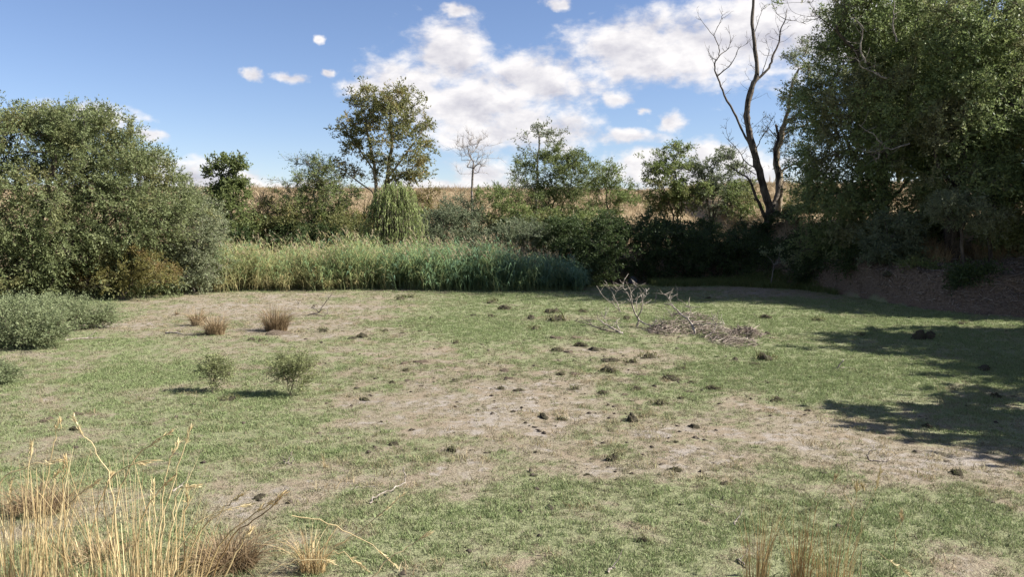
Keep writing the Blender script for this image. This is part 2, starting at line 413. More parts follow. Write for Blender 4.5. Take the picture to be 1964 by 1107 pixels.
def meadow_mat():
    m, g = new_mat('meadow_turf')
    pos = g.node('ShaderNodeNewGeometry').outputs['Position']
    gr = attr(g, 'green').outputs['Fac']
    nf = g.noise(pos, 34.0, 4, 0.7); nm = g.noise(pos, 6.0, 4, 0.6); nl = g.noise(pos, 1.4, 3, 0.5); ns = g.noise(pos, 90.0, 3, 0.6)
    turf = g.mix(g.smooth(nf, 0.3, 0.7), c4((0.115,0.124,0.062)), c4((0.245,0.250,0.138)))
    straw = g.mix(g.smooth(nf, 0.3, 0.7), c4((0.150,0.122,0.085)), c4((0.290,0.248,0.180)))
    straw = g.mix(g.smooth(nl, 0.42, 0.62, 0.0, 0.6), straw, c4((0.230,0.178,0.124)))
    soil = g.mix(g.smooth(ns, 0.3, 0.7), c4((0.200,0.168,0.142)), c4((0.360,0.322,0.282)))
    gg = g.math('ADD', gr, g.math('MULTIPLY_ADD', nm, 0.9, -0.45))
    gg = g.math('ADD', gg, g.math('MULTIPLY_ADD', nf, 1.0, -0.5))
    col = g.mix(g.smooth(gg, 0.20, 0.72), straw, turf)
    bare = g.smooth(g.math('ADD', g.math('SUBTRACT', 0.20, gr), g.math('MULTIPLY_ADD', nm, 1.3, -0.65)), 0.04, 0.30)
    col = g.mix(g.math('MULTIPLY', bare, 0.85), col, soil)
    rise = attr(g, 'rise').outputs['Fac']
    edge = g.smooth(g.math('ADD', rise, g.math('MULTIPLY_ADD', nl, 1.6, -0.8)), -0.75, -0.15)
    earth = g.mix(g.smooth(nf, 0.3, 0.7), c4((0.070,0.050,0.034)), c4((0.215,0.160,0.112)))
    col = g.mix(edge, col, earth)
    spk = g.smooth(g.noise(pos, 55.0, 2), 0.66, 0.74, 0.0, 0.6)
    col = g.mix(spk, col, c4((0.075,0.060,0.042)))
    b = g.node('ShaderNodeBsdfPrincipled'); g.put(b.inputs['Base Color'], col); b.inputs['Roughness'].default_value = 0.95
    b.inputs['Specular IOR Level'].default_value = 0.1
    bp = g.node('ShaderNodeBump'); bp.inputs['Strength'].default_value = 0.8; bp.inputs['Distance'].default_value = 0.03
    g.put(bp.inputs['Height'], g.math('ADD', nf, g.math('MULTIPLY', ns, 0.5))); g.l.new(bp.outputs[0], b.inputs['Normal'])
    g.l.new(b.outputs[0], g.out.inputs[0])
    return m
def hill_mat():
    m, g = new_mat('dry_hillside')
    pos = g.node('ShaderNodeNewGeometry').outputs['Position']
    rise = attr(g, 'rise').outputs['Fac']
    n = g.noise(pos, 1.1, 5, 0.65); n2 = g.noise(pos, 14.0, 4, 0.7)
    straw = g.mix(g.smooth(n, 0.35, 0.65), c4((0.280,0.205,0.125)), c4((0.400,0.315,0.200)))
    straw = g.mix(g.smooth(n2, 0.35, 0.7, 0.0, 0.6), straw, c4((0.240,0.160,0.090)))
    earth = g.mix(g.smooth(n2, 0.3, 0.7), c4((0.070,0.050,0.034)), c4((0.215,0.160,0.112)))
    col = g.mix(g.smooth(rise, 2.0, 9.0), earth, straw)
    b = g.node('ShaderNodeBsdfPrincipled'); g.put(b.inputs['Base Color'], col); b.inputs['Roughness'].default_value = 0.95
    b.inputs['Specular IOR Level'].default_value = 0.1
    bp = g.node('ShaderNodeBump'); bp.inputs['Strength'].default_value = 1.0; bp.inputs['Distance'].default_value = 0.08
    g.put(bp.inputs['Height'], n2); g.l.new(bp.outputs[0], b.inputs['Normal'])
    g.l.new(b.outputs[0], g.out.inputs[0])
    return m
build_ground()

# ------------------------------------------------------------------ scattered ground cover (stuff): points carry instances of small clumps
def clump(nb, rad, h, w, lean, seed, tintlo=0.0, tinthi=1.0):
    r = np.random.default_rng(seed)
    a = r.uniform(0, 2*math.pi, nb); q = rad*np.sqrt(r.uniform(0, 1, nb))
    B = np.stack([q*np.cos(a), q*np.sin(a), np.full(nb, -0.004)], -1)
    la = r.uniform(0, 2*math.pi, nb); ll = lean*r.uniform(0.2, 1, nb)
    hh = h*r.uniform(0.5, 1.15, nb)
    tip = B+np.stack([ll*hh*np.cos(la), ll*hh*np.sin(la), hh], -1)
    mid = B*0.5+tip*0.5+np.stack([-0.18*ll*hh*np.cos(la), -0.18*ll*hh*np.sin(la), 0.12*hh], -1)
    fa = r.uniform(0, 2*math.pi, nb); S = np.stack([np.cos(fa), np.sin(fa), 0*fa], -1)*(w*r.uniform(0.6, 1.3, nb))[:, None]*0.5
    V = np.stack([B-S, B+S, mid+S*0.8, mid-S*0.8, tip], 1).reshape(-1, 3)
    k = np.arange(nb)[:, None]*5
    Q = k+np.array([[0, 1, 2, 3]]); T = k+np.array([[3, 2, 4]])
    return V, Q, T, np.repeat(r.uniform(tintlo, tinthi, nb), 5)
def scatter(name, P, scl, tint, variants, mat, label):
    """one stuff object: loose points, each carrying a copy of one of the clumps stored in the same mesh"""
    n = len(P); nv = len(variants)
    Vs = [P]; Qs = []; Ts = []; idx = [np.full(n, -1.0)]; t = [np.zeros(n)]; off = n
    for k, (V, Q, T, tn) in enumerate(variants):
        Vs.append(V); Qs.append(Q+off); Ts.append(T+off); idx.append(np.full(len(V), float(k))); t.append(tn); off += len(V)
    rot = np.zeros((off, 3)); rot[:n, 2] = rng.uniform(0, 2*math.pi, n); rot[:n, 0] = rng.normal(0, 0.12, n)
    S = np.ones(off); S[:n] = scl
    pt = np.zeros(off); pt[:n] = tint
    pick = np.zeros(off); pick[:n] = rng.integers(0, nv, n)
    me = np_mesh(name, np.concatenate(Vs), np.concatenate(Qs), np.concatenate(Ts),
                 {'which': np.concatenate(idx), 'tint': np.concatenate(t), 'turn': rot, 'size': S, 'ptint': pt, 'pick': pick})
    o = link(name, me, mat); tag(o, label, 'grass', kind='stuff')
    ng = bpy.data.node_groups.new(name+'_nodes', 'GeometryNodeTree')
    ng.interface.new_socket('Geometry', in_out='INPUT', socket_type='NodeSocketGeometry')
    ng.interface.new_socket('Geometry', in_out='OUTPUT', socket_type='NodeSocketGeometry')
    nd = ng.nodes; L = ng.links.new
    gi = nd.new('NodeGroupInput'); go = nd.new('NodeGroupOutput'); join = nd.new('GeometryNodeJoinGeometry')
    def named(nm, ty='FLOAT'):
        a = nd.new('GeometryNodeInputNamedAttribute'); a.data_type = ty; a.inputs[0].default_value = nm; return a.outputs[0]
    def cmp(sock, v):
        c = nd.new('FunctionNodeCompare'); c.data_type = 'FLOAT'; c.operation = 'EQUAL'
        L(sock, c.inputs[0]); c.inputs[1].default_value = v; c.inputs[12].default_value = 0.1
        return c.outputs[0]
    def sep(geo, sel):
        s = nd.new('GeometryNodeSeparateGeometry'); s.domain = 'POINT'; L(geo, s.inputs[0]); L(sel, s.inputs[1]); return s.outputs[0]
    which = named('which')
    pts = sep(gi.outputs[0], cmp(which, -1.0))
    for k in range(nv):
        src = sep(gi.outputs[0], cmp(which, float(k)))
        ip = nd.new('GeometryNodeInstanceOnPoints')
        L(pts, ip.inputs['Points']); L(cmp(named('pick'), float(k)), ip.inputs['Selection']); L(src, ip.inputs['Instance'])
        L(named('turn', 'FLOAT_VECTOR'), ip.inputs['Rotation']); L(named('size'), ip.inputs['Scale'])
        L(ip.outputs[0], join.inputs[0])
    L(join.outputs[0], go.inputs[0])
    md = o.modifiers.new('scatter', 'NODES'); md.node_group = ng
    return o
def cover_mat(name, pairs):
    """pairs: (dark, light) of the lowest and of the highest point tint, blade tint runs dark to light"""
    m, g = new_mat(name)
    bt = attr(g, 'tint').outputs['Fac']
    pt = attr(g, 'ptint', 'INSTANCER').outputs['Fac']
    lo = g.mix(bt, c4(pairs[0][0]), c4(pairs[0][1])); hi = g.mix(bt, c4(pairs[1][0]), c4(pairs[1][1]))
    col = g.mix(g.math('ADD', pt, g.math('MULTIPLY_ADD', bt, 0.5, -0.25), None, True), lo, hi)
    b = g.node('ShaderNodeBsdfPrincipled'); g.put(b.inputs['Base Color'], col); b.inputs['Roughness'].default_value = 0.7
    b.inputs['Specular IOR Level'].default_value = 0.15
    tr = g.node('ShaderNodeBsdfTranslucent'); g.put(tr.inputs[0], col)
    mx = g.node('ShaderNodeMixShader'); mx.inputs[0].default_value = 0.3
    g.l.new(b.outputs[0], mx.inputs[1]); g.l.new(tr.outputs[0], mx.inputs[2]); g.l.new(mx.outputs[0], g.out.inputs[0])
    return m
def build_turf():
    P = []
    for (y0, y1, dens) in ((3.6, 8.5, 420), (8.5, 14, 260), (14, 21, 130), (21, 32.5, 70)):
        x1 = y1*0.70+1.5
        n = int(2*x1*(y1-y0)*dens)
        P.append(np.stack([rng.uniform(-x1, x1, n), rng.uniform(y0, y1, n)], -1))
    P = np.concatenate(P)
    ok = np.abs(P[:, 0]) < P[:, 1]*0.69+1.2
    P = P[ok]; P = P[bank_d(P[:, 0], P[:, 1])+rng.normal(0, .2, len(P)) < -0.35]
    gr = cover(P[:, 0], P[:, 1])
    keep = rng.uniform(0, 1, len(P)) < 0.34+0.75*gr
    P = P[keep]; gr = gr[keep]
    z = terrain(P[:, 0], P[:, 1])
    far = np.clip((P[:, 1]-6)/22, 0, 1)
    scl = (0.75+0.6*rng.uniform(0, 1, len(P)))*(1+0.7*far)*(0.6+0.5*gr)
    tint = np.clip(gr*1.35-0.22+rng.normal(0, 0.32, len(P)), 0, 1)
    var = [clump(16, 0.045, 0.030, 0.0055, 1.0, 100+k) for k in range(5)]
    mat = cover_mat('turf_blades', [((0.150,0.120,0.078),(0.370,0.315,0.220)), ((0.108,0.145,0.054),(0.278,0.328,0.148))])
    scatter('short_grass', np.column_stack([P, z]), scl, tint, var, mat, 'short patchy green and straw turf covering the open meadow')
build_turf()
def build_hill_grass():
    n = 60000
    x = rng.uniform(-42, 42, n); d = rng.uniform(1.0, 42, n)
    y = np.interp(x, BX, BY)+d
    ok = (np.abs(x) < y*0.70+2)
    x, y, d = x[ok], y[ok], d[ok]
    keep = (rng.uniform(0, 1, len(x)) < 0.35+0.9*(fbm(x*0.5, y*0.5, 71, 3)-0.25)) & ((x < 8.5) | (d > 4.5))
    x, y = x[keep], y[keep]
    P = np.column_stack([x, y, terrain(x, y)])
    scl = rng.uniform(0.6, 1.5, len(x))*np.where(rng.uniform(0, 1, len(x)) < .03, 2.2, 1)
    var = [clump(14, 0.22, 0.22, 0.016, 1.3, 200+k) for k in range(4)]
    mat = cover_mat('hill_straw', [((0.200,0.145,0.085),(0.330,0.260,0.160)), ((0.300,0.230,0.135),(0.440,0.360,0.230))])
    scatter('dry_grass', P, scl, np.clip(fbm(x*0.25, y*0.25, 77, 3)*1.6-0.3, 0, 1), var, mat, 'golden dry grass over the hillside behind the trees')
build_hill_grass()

# ------------------------------------------------------------------ plants
def leaves(acc, base, dr, L, W, tint, fold=0.12, r=None):
    """diamond leaves: base point, direction, length, width"""
    n = len(base); dr = unit(dr)
    rnd = unit(rng.normal(0, 1, (n, 3)))
    side = unit(np.cross(dr, rnd)); nrm = np.cross(side, dr)
    L = np.broadcast_to(L, (n,))[:, None]; W = np.broadcast_to(W, (n,))[:, None]
    mid = base+dr*L*0.45
    V = np.stack([base, mid+side*W*0.5-nrm*L*fold, base+dr*L-nrm*L*fold*0.6, mid-side*W*0.5-nrm*L*fold], 1).reshape(-1, 3)
    Q = np.arange(n)[:, None]*4+np.array([[0, 1, 2, 3]])
    acc.add(V, Q, None, np.repeat(np.clip(tint, 0, 1), 4))
def ribbons(acc, A, B, w, tint=0.5):
    """thin three-sided twigs from A to B"""
    n = len(A); d = unit(B-A); s = unit(np.cross(d, unit(rng.normal(0, 1, (n, 3))))); u = np.cross(d, s)
    w = np.broadcast_to(w, (n,))[:, None]
    V = np.stack([A+s*w, A-s*w*0.5+u*w*0.87, A-s*w*0.5-u*w*0.87, B], 1).reshape(-1, 3)
    k = np.arange(n)[:, None]*4
    T = np.concatenate([k+np.array([[0, 1, 3]]), k+np.array([[1, 2, 3]]), k+np.array([[2, 0, 3]])])
    acc.add(V, None, T, tint)

def grow(limbs, targets, step=0.35, wob=0.06, up=0.25):
    """joins every target to the nearest wood already grown; returns nodes, parents, tip index of each target"""
    pos = []; par = []
    for li, lb in enumerate(limbs):
        lb = np.asarray(lb, float)
        if li == 0: prev = -1
        else:
            q = np.array(pos); prev = int(np.argmin(((q-lb[0])**2).sum(1)))
            if np.linalg.norm(q[prev]-lb[0]) < 0.25: lb = lb[1:]
        for p in lb: pos.append(p); par.append(prev); prev = len(pos)-1
    pos = [np.asarray(p, float) for p in pos]
    cap = len(pos)+len(targets)*14+10
    A = np.zeros((cap, 3)); n = len(pos); A[:n] = pos
    nl = n
    T = np.asarray(targets, float)
    d0 = np.sqrt(((T[:, None, :]-A[None, :n:max(1, n//40), :])**2).sum(2)).min(1)
    tips = np.zeros(len(T), int)
    for ti in np.argsort(d0):
        t = T[ti]; v = A[:n]-t
        cost = np.sqrt((v**2).sum(1))+up*np.maximum(0, v[:, 2])*2.0
        j = int(np.argmin(cost)); a = A[j].copy(); D = t-a; dist = float(np.linalg.norm(D))
        k = int(np.clip(dist/step, 1, 12))
        pj = par[j]; pd = A[j]-A[pj] if pj >= 0 else np.array((0, 0, 0.3))
        pd = pd/max(np.linalg.norm(pd), 1e-6)
        c = a+(pd*0.35+np.array((0, 0, 0.12)))*dist*0.6
        prev = j
        for s in range(1, k+1):
            u = s/k
            p = (1-u)**2*a+2*u*(1-u)*c+u*u*t
            if s < k: p = p+rng.normal(0, wob*min(dist, 1.5), 3)
            A[n] = p; par.append(prev); prev = n; n += 1
        tips[ti] = prev
    return A[:n], np.array(par), tips, nl
def wood(acc, A, par, R0, rtip, org, ksides=8, rough=0.04):
    n = len(A); cnt = np.zeros(n); kids = [[] for _ in range(n)]
    for i in range(n):
        if par[i] >= 0: kids[par[i]].append(i)
    for i in range(n):
        if not kids[i]: cnt[i] = 1
    # children always come after parents
    for i in range(n-1, -1, -1):
        if par[i] >= 0: cnt[par[i]] += cnt[i]
    ex = math.log(R0/rtip)/math.log(max(cnt[0], 2.0))
    rad = rtip*cnt**ex
    starts = [(-1, 0)]
    for i in range(n):
        if len(kids[i]) > 1:
            best = max(kids[i], key=lambda q: cnt[q])
            for q in kids[i]:
                if q != best: starts.append((i, q))
    for (p, s) in starts:
        ch = [s]
        while kids[ch[-1]]: ch.append(max(kids[ch[-1]], key=lambda q: cnt[q]))
        pts = A[ch]; rr = rad[ch]
        if p >= 0: pts = np.vstack([A[p], pts]); rr = np.concatenate([[min(rr[0]*1.15, rad[p])], rr])
        if len(pts) < 2: continue
        rm = rr.max(); k = ksides if rm > 0.05 else 5 if rm > 0.02 else 3
        tube(acc, pts-org, rr, k, 0.5, True, rough if rm > 0.03 else 0)
    return rad

def sample_env(env):
    T = []; LF = []
    for e in env:
        c, r, n = np.array(e[0]), np.array(e[1]), int(e[2]); leaf = e[3] if len(e) > 3 else 1.0
        m = max(4, n//4) if leaf > 0 else n
        u = unit(rng.normal(0, 1, (m, 3)))*(rng.uniform(0.2, 1.0, m)**0.42)[:, None]
        sg = np.clip(r*0.26, 0.05, 0.55)
        k = rng.integers(0, m, n)
        T.append(c+u[k]*r+rng.normal(0, 1, (n, 3))*sg*np.array((1.15, 1.15, .7))); LF.append(np.full(n, leaf))
    return np.concatenate(T), np.concatenate(LF)
def E(px, py, rx, ry, Y, n, rd=None, leaf=1.0):
    """crown lobe: where it is seen in the photograph and how deep it is"""
    c = at(px, py, Y); s = Y/FPX
    return (c, (rx*s, (rd if rd else (rx+ry)*0.5*s), ry*s), n, leaf)
def line(pts, Y, dep=None):
    return [at(p[0], p[1], Y+(p[2] if len(p) > 2 else 0.0)) for p in pts]

def plant(name, label, cat, base, limbs, env, R0, leafmat, barkmat, L=0.075, W=0.028, twigs=8, per=12, tl=0.38, out=0.5, droop=0.15,
          upb=0.2, jit=0.05, rtip=0.006, group=None, step=0.35, wob=0.06, twigr=0.0035, show_twigs=0.35, tintmix=0.55, up=0.25):
    base = np.array(base, float)
    root = thing(name, label, cat, base, group)
    T, LF = sample_env(env)
    gz = terrain(T[:, 0], T[:, 1])+0.08
    T[:, 2] = np.maximum(T[:, 2], gz)
    A, par, tips, nl = grow(limbs, T, step, wob, up)
    w = Acc(); wood(w, A, par, R0, rtip, base)
    # twigs spring from the tips and from the last bits of each branch
    tipp = A[tips]; prv = A[par[tips]]
    k = twigs; n = len(tips)
    fr = rng.uniform(0, 1, (n, k, 1))
    o = tipp[:, None, :]*(1-fr*0.8)+prv[:, None, :]*fr*0.8
    cen = (T*1.0).mean(0)
    od = unit(tipp-cen)[:, None, :]*out
    d = unit(rng.normal(0, 1, (n, k, 3))*0.8+od+unit(tipp-prv)[:, None, :]*0.5+np.array((0, 0, upb)))
    ln = tl*rng.uniform(0.45, 1.25, (n, k, 1))
    e = o+d*ln+np.array((0, 0, -droop))*ln
    O, Ee = o.reshape(-1, 3), e.reshape(-1, 3)
    sel = rng.uniform(0, 1, len(O)) < np.where(np.repeat(LF, k) > 0, show_twigs, 1.0)
    if sel.any(): ribbons(w, O[sel]-base, Ee[sel]-base, twigr)
    link('trunk', w.mesh('trunk', True), barkmat, root)
    lf = np.repeat(LF, k)
    tt = np.repeat(np.clip(rng.normal(0.5, 0.22, n), 0, 1), k)
    if (LF > 0).any() and per > 0:
        acc = Acc()
        m = per; N = len(O)
        f = rng.uniform(0.1, 1.0, (N, m, 1))
        bp = O[:, None, :]*(1-f)+Ee[:, None, :]*f+rng.normal(0, jit*0.4, (N, m, 3))
        dr = unit((Ee-O)[:, None, :]*np.ones((1, m, 1)))*0.9+rng.normal(0, 0.62, (N, m, 3))+np.array((0, 0, -droop*0.8))
        keep = (rng.uniform(0, 1, (N, m)) < np.minimum(lf, 1.0)[:, None])
        bp = bp[keep]; dr = dr[keep]
        tn = (tt[:, None]*tintmix+rng.uniform(0, 1, (N, m))*(1-tintmix))[keep]
        q = len(bp)
        leaves(acc, bp-base, dr, L*rng.uniform(0.6, 1.3, q), W*rng.uniform(0.7, 1.25, q), tn)
        link('crown', acc.mesh('crown'), leafmat, root)
    return root
def base_at(px, Y, py=None):
    x = at(px, 500, Y)[0]
    return np.array((x, Y, float(terrain(x, Y))))
def stems(b, tips, n=4, jit=0.04):
    """several stems that leave one root together"""
    out = []
    for i, t in enumerate(tips):
        t = np.asarray(t, float); b2 = b+np.array((0.12*math.cos(i*2.4), 0.12*math.sin(i*2.4), -0.05)) if i else b+np.array((0, 0, -0.05))
        mid = b2*0.5+t*0.5+np.array((0, 0, 0.12*np.linalg.norm(t-b2)))
        L = smooth_line([b2, mid, t], n, jit)
        out.append(L)
    return out

def clone(src, name, label, cat, loc, scale, rz, group=None):
    """a copy of a plant and of its parts, sharing their meshes"""
    root = thing(name, label, cat, loc, group, rz); root.scale = tuple(float(v) for v in scale)
    for ch in list(src.children):
        c = ch.copy(); COL.objects.link(c); c.parent = root
    return root
def build_trees():
    # --- left side, near edge of the meadow
    Y = 26.0; b = base_at(60, Y)
    plant('broadleaf_tree', 'large rounded olive-green tree filling the left edge of the photo', 'tree', b,
          stems(b, [at(40, 400, Y), at(-40, 380, Y+.5), at(100, 330, Y-.5), at(120, 450, Y-1)]),
          [E(30,300,110,95,Y,260,2.2), E(110,290,80,70,Y+.5,130,1.8), E(-90,340,110,130,Y,120,2.4), E(60,410,120,80,Y-.6,220,2.0), E(10,480,90,50,Y-.8,90,1.6),
           E(140,480,70,50,Y-.6,100,1.5), E(60,230,70,30,Y,50,1.2), E(150,230,60,30,Y,50,1.2), E(60,535,130,32,Y-.5,150,1.6), E(-60,520,80,50,Y,60,1.6), E(70,470,90,50,Y-1.2,100,1.2)],
          0.20, M['olive'], M['bark'], L=0.092, W=0.036, twigs=8, per=12, tl=0.54, out=0.8, upb=0.35, droop=0.15)
    Y = 26.8; b = base_at(230, Y)
    plant('broadleaf_tree', 'olive tree leaning right, joined to the large tree on the left', 'tree', b,
          stems(b, [at(220, 380, Y), at(270, 350, Y+.3), at(180, 330, Y+.6), at(300, 430, Y-.4)]),
          [E(205,290,85,60,Y,190,1.8), E(265,350,70,60,Y,150,1.7), E(200,400,90,60,Y-.4,130,1.7), E(300,420,55,50,Y-.3,90,1.4), E(240,470,80,40,Y-.5,110,1.4), E(330,370,35,30,Y,30,1.0), E(230,530,100,30,Y-.3,130,1.4), E(150,250,50,30,Y+.4,40,1.2)],
          0.16, M['olive'], M['bark'], L=0.092, W=0.036, twigs=8, per=12, tl=0.54, out=0.8, upb=0.35, droop=0.15)
    Y = 28.0; b = base_at(370, Y)
    plant('shrub', 'pale silvery-olive shrub at the left end of the reeds', 'shrub', b,
          stems(b, [at(350, 410, Y), at(385, 420, Y), at(330, 430, Y)]),
          [E(355,400,52,48,Y,120,1.2), E(385,440,36,42,Y-.2,80,1.0), E(330,440,45,50,Y-.2,70,1.0), E(360,480,50,30,Y,70,1.0), E(365,520,48,30,Y-.2,70,.9), E(395,500,30,36,Y-.2,40,.8)],
          0.06, M['silver'], M['greytwig'], L=0.085, W=0.034, twigs=8, per=9, tl=0.40, out=0.6)
    Y = 26.0; b = base_at(235, Y-.4)
    plant('shrub', 'low yellowing shrub under the olive trees beside the reeds', 'shrub', b,
          stems(b, [at(220, 510, Y-.4), at(270, 520, Y-.4), at(180, 530, Y-.4)]),
          [E(245,505,55,34,Y-.4,70,.8), E(185,525,45,28,Y-.5,50,.8), E(300,520,40,30,Y-.3,50,.8)],
          0.04, M['yellow'], M['bark'], L=0.07, W=0.024, twigs=8, per=12, tl=0.34)
    Y = 25.2; b = base_at(22, Y)
    plant('leafless_shrub', 'bare pale twigs hanging in the dark under the left tree', 'shrub', b,
          stems(b, [at(15, 510, Y), at(40, 500, Y), at(-10, 515, Y)]),
          [E(20,515,40,25,Y,26,.5,0.0)], 0.03, M['olive'], M['greytwig'], twigs=4, per=0, tl=0.3, twigr=0.005, show_twigs=1)
    # --- middle, behind the reeds
    Y = 34.5; b = base_at(440, Y)
    plant('young_tree', 'bright green young tree with upright shoots left of centre', 'tree', b,
          stems(b, [at(437, 330, Y), at(455, 380, Y), at(415, 390, Y)], 5),
          [E(434,318,24,26,Y,38,.6), E(455,345,20,30,Y,26,.5), E(415,345,16,28,Y,20,.5), E(440,385,42,36,Y,90,1.0), E(440,430,50,42,Y,110,1.1), E(400,420,22,34,Y,24,.6)],
          0.08, M['bright'], M['bark'], L=0.12, W=0.062, twigs=7, per=8, tl=0.4, out=0.3, upb=0.7)
    Y = 38.0; b = base_at(505, Y)
    plant('leafless_shrub', 'reddish-brown bare shrub between the bright young tree and an olive bush', 'shrub', b,
          stems(b, [at(500, 390, Y), at(520, 380, Y), at(485, 400, Y)]),
          [E(500,400,28,42,Y,60,.8,0.0), E(495,430,30,30,Y,40,.8,0.05)], 0.04, M['yellow'], M['redtwig'], L=0.05, W=0.03, twigs=7, per=4, tl=0.5, twigr=0.007, show_twigs=1)
    Y = 36.5; b = base_at(610, Y)
    plant('bush', 'tall dark olive bush with grey twiggy top beside the tall tree', 'bush', b,
          stems(b, [at(600, 350, Y), at(630, 370, Y), at(570, 390, Y), at(650, 410, Y)], 5),
          [E(600,335,42,36,Y,80,1.0,.8), E(575,318,34,22,Y,30,.8,.12), E(545,350,30,22,Y,22,.8,.12), E(650,350,36,40,Y,36,.9,.18), E(625,385,50,42,Y,110,1.2), E(580,400,45,40,Y,90,1.2), E(640,440,48,36,Y,80,1.2), E(590,450,50,30,Y,60,1.1)],
          0.09, M['mid'], M['greytwig'], L=0.085, W=0.034, twigs=8, per=11, tl=0.45, twigr=0.006, show_twigs=.6)
    Y = 35.2; b = base_at(548, Y)
    plant('shrub', 'yellow-green shrub at the foot of the dark olive bush', 'shrub', b,
          stems(b, [at(548, 410, Y), at(565, 400, Y), at(530, 420, Y)]),
          [E(548,412,32,26,Y,60,.8), E(535,440,30,26,Y,40,.8)], 0.04, M['autumn'], M['bark'], L=0.085, W=0.045, twigs=7, per=10, tl=0.36)
    Y = 37.5; b = base_at(726, Y)
    tr1 = smooth_line([b+(0, 0, -.1), at(722, 420, Y), at(720, 360, Y), at(718, 320, Y), at(708, 270, Y), at(700, 220, Y)], 3, .02)
    tr2 = smooth_line([b+(.15, 0, -.1), at(737, 400, Y+.2), at(742, 340, Y+.2), at(752, 280, Y+.2), at(748, 220, Y+.2), at(745, 180, Y+.2)], 3, .02)
    br = [smooth_line([at(719, 330, Y), at(695, 295, Y), at(672, 262, Y+.3)], 3), smooth_line([at(741, 345, Y+.2), at(775, 300, Y-.2), at(800, 265, Y-.3)], 3),
          smooth_line([at(722, 372, Y), at(692, 352, Y), at(664, 330, Y)], 3), smooth_line([at(742, 350, Y+.2), at(765, 335, Y), at(790, 325, Y)], 3)]
    plant('broadleaf_tree', 'tall single tree with pale trunk standing above the others left of centre', 'tree', b, [tr1, tr2]+br,
          [E(742,192,52,34,Y,105,1.3), E(700,225,44,42,Y,85,1.2), E(782,235,42,42,Y,85,1.2), E(735,262,62,40,Y,110,1.5), E(808,275,24,42,Y,40,1.0), E(672,255,24,36,Y,34,.9),
           E(765,320,52,28,Y,75,1.2), E(720,310,24,24,Y,22,.9,.7), E(690,335,30,20,Y,22,.9,.6), E(662,322,24,22,Y,22,.7,.7), E(800,340,24,18,Y,18,.8)],
          0.14, M['autumn'], M['barkpale'], L=0.10, W=0.052, twigs=6, per=8, tl=0.36, out=0.5, rtip=0.009, show_twigs=.4)
    # weeping fountain of thin strands
    Y = 33.6; b = base_at(758, Y); root = thing('weeping_bush', 'fresh green weeping bush of drooping strands below the tall tree', 'bush', b)
    w = Acc(); a = Acc()
    zt = at(757, 340, Y)[2]
    for k in range(240):
        q = rng.uniform(0, 2*math.pi); rr = 1.45*rng.uniform(.12, 1)**.6; zz = zt-b[2]
        ap = b+np.array((math.cos(q)*rr*.68, math.sin(q)*rr*.5, zz*rng.uniform(.74, 1.0)*(1-.10*rr*rr)))
        out = b+np.array((math.cos(q)*rr*.98, math.sin(q)*rr*.8, (ap[2]-b[2])*rng.uniform(.6, .8)))
        end = b+np.array((math.cos(q)*rr*1.08, math.sin(q)*rr*.86, rng.uniform(.0, .6)))
        P = smooth_line([b+(rng.normal(0, .1), rng.normal(0, .1), 0), b*.4+ap*.6, ap, out, end], 4)
        tube(w, P-b, np.linspace(.012, .003, len(P)), 3, .5)
        half = P[len(P)//2-2:]; m = 64; f = rng.uniform(0, len(half)-1.001, m); i = f.astype(int); f = (f-i)[:, None]
        bp = half[i]*(1-f)+half[i+1]*f; dr = (half[i+1]-half[i])*3+rng.normal(0, .28, (m, 3))+(0, 0, -.5)
        leaves(a, bp-b, dr, .17*rng.uniform(.6, 1.3, m), .022, np.full(m, rng.uniform(0, 1))*.6+rng.uniform(0, .4, m))
    link('stems', w.mesh('stems', True), M['bark'], root); link('crown', a.mesh('crown'), M['weep'], root)
    # bare small tree
    Y = 40.0; b = base_at(905, Y)
    plant('leafless_tree', 'small bare grey tree with fine upright twigs against the clouds', 'tree', b,
          [smooth_line([b+(0, 0, -.1), at(905, 380, Y), at(906, 345, Y), at(908, 310, Y)], 3, .01)],
          [E(905,298,38,42,Y,90,.9,0.0), E(900,278,28,22,Y,40,.7,0.0)], 0.055, M['mid'], M['greytwig'], twigs=4, per=0, tl=0.55, upb=1.3, twigr=0.006, show_twigs=1, rtip=.007, up=.8)
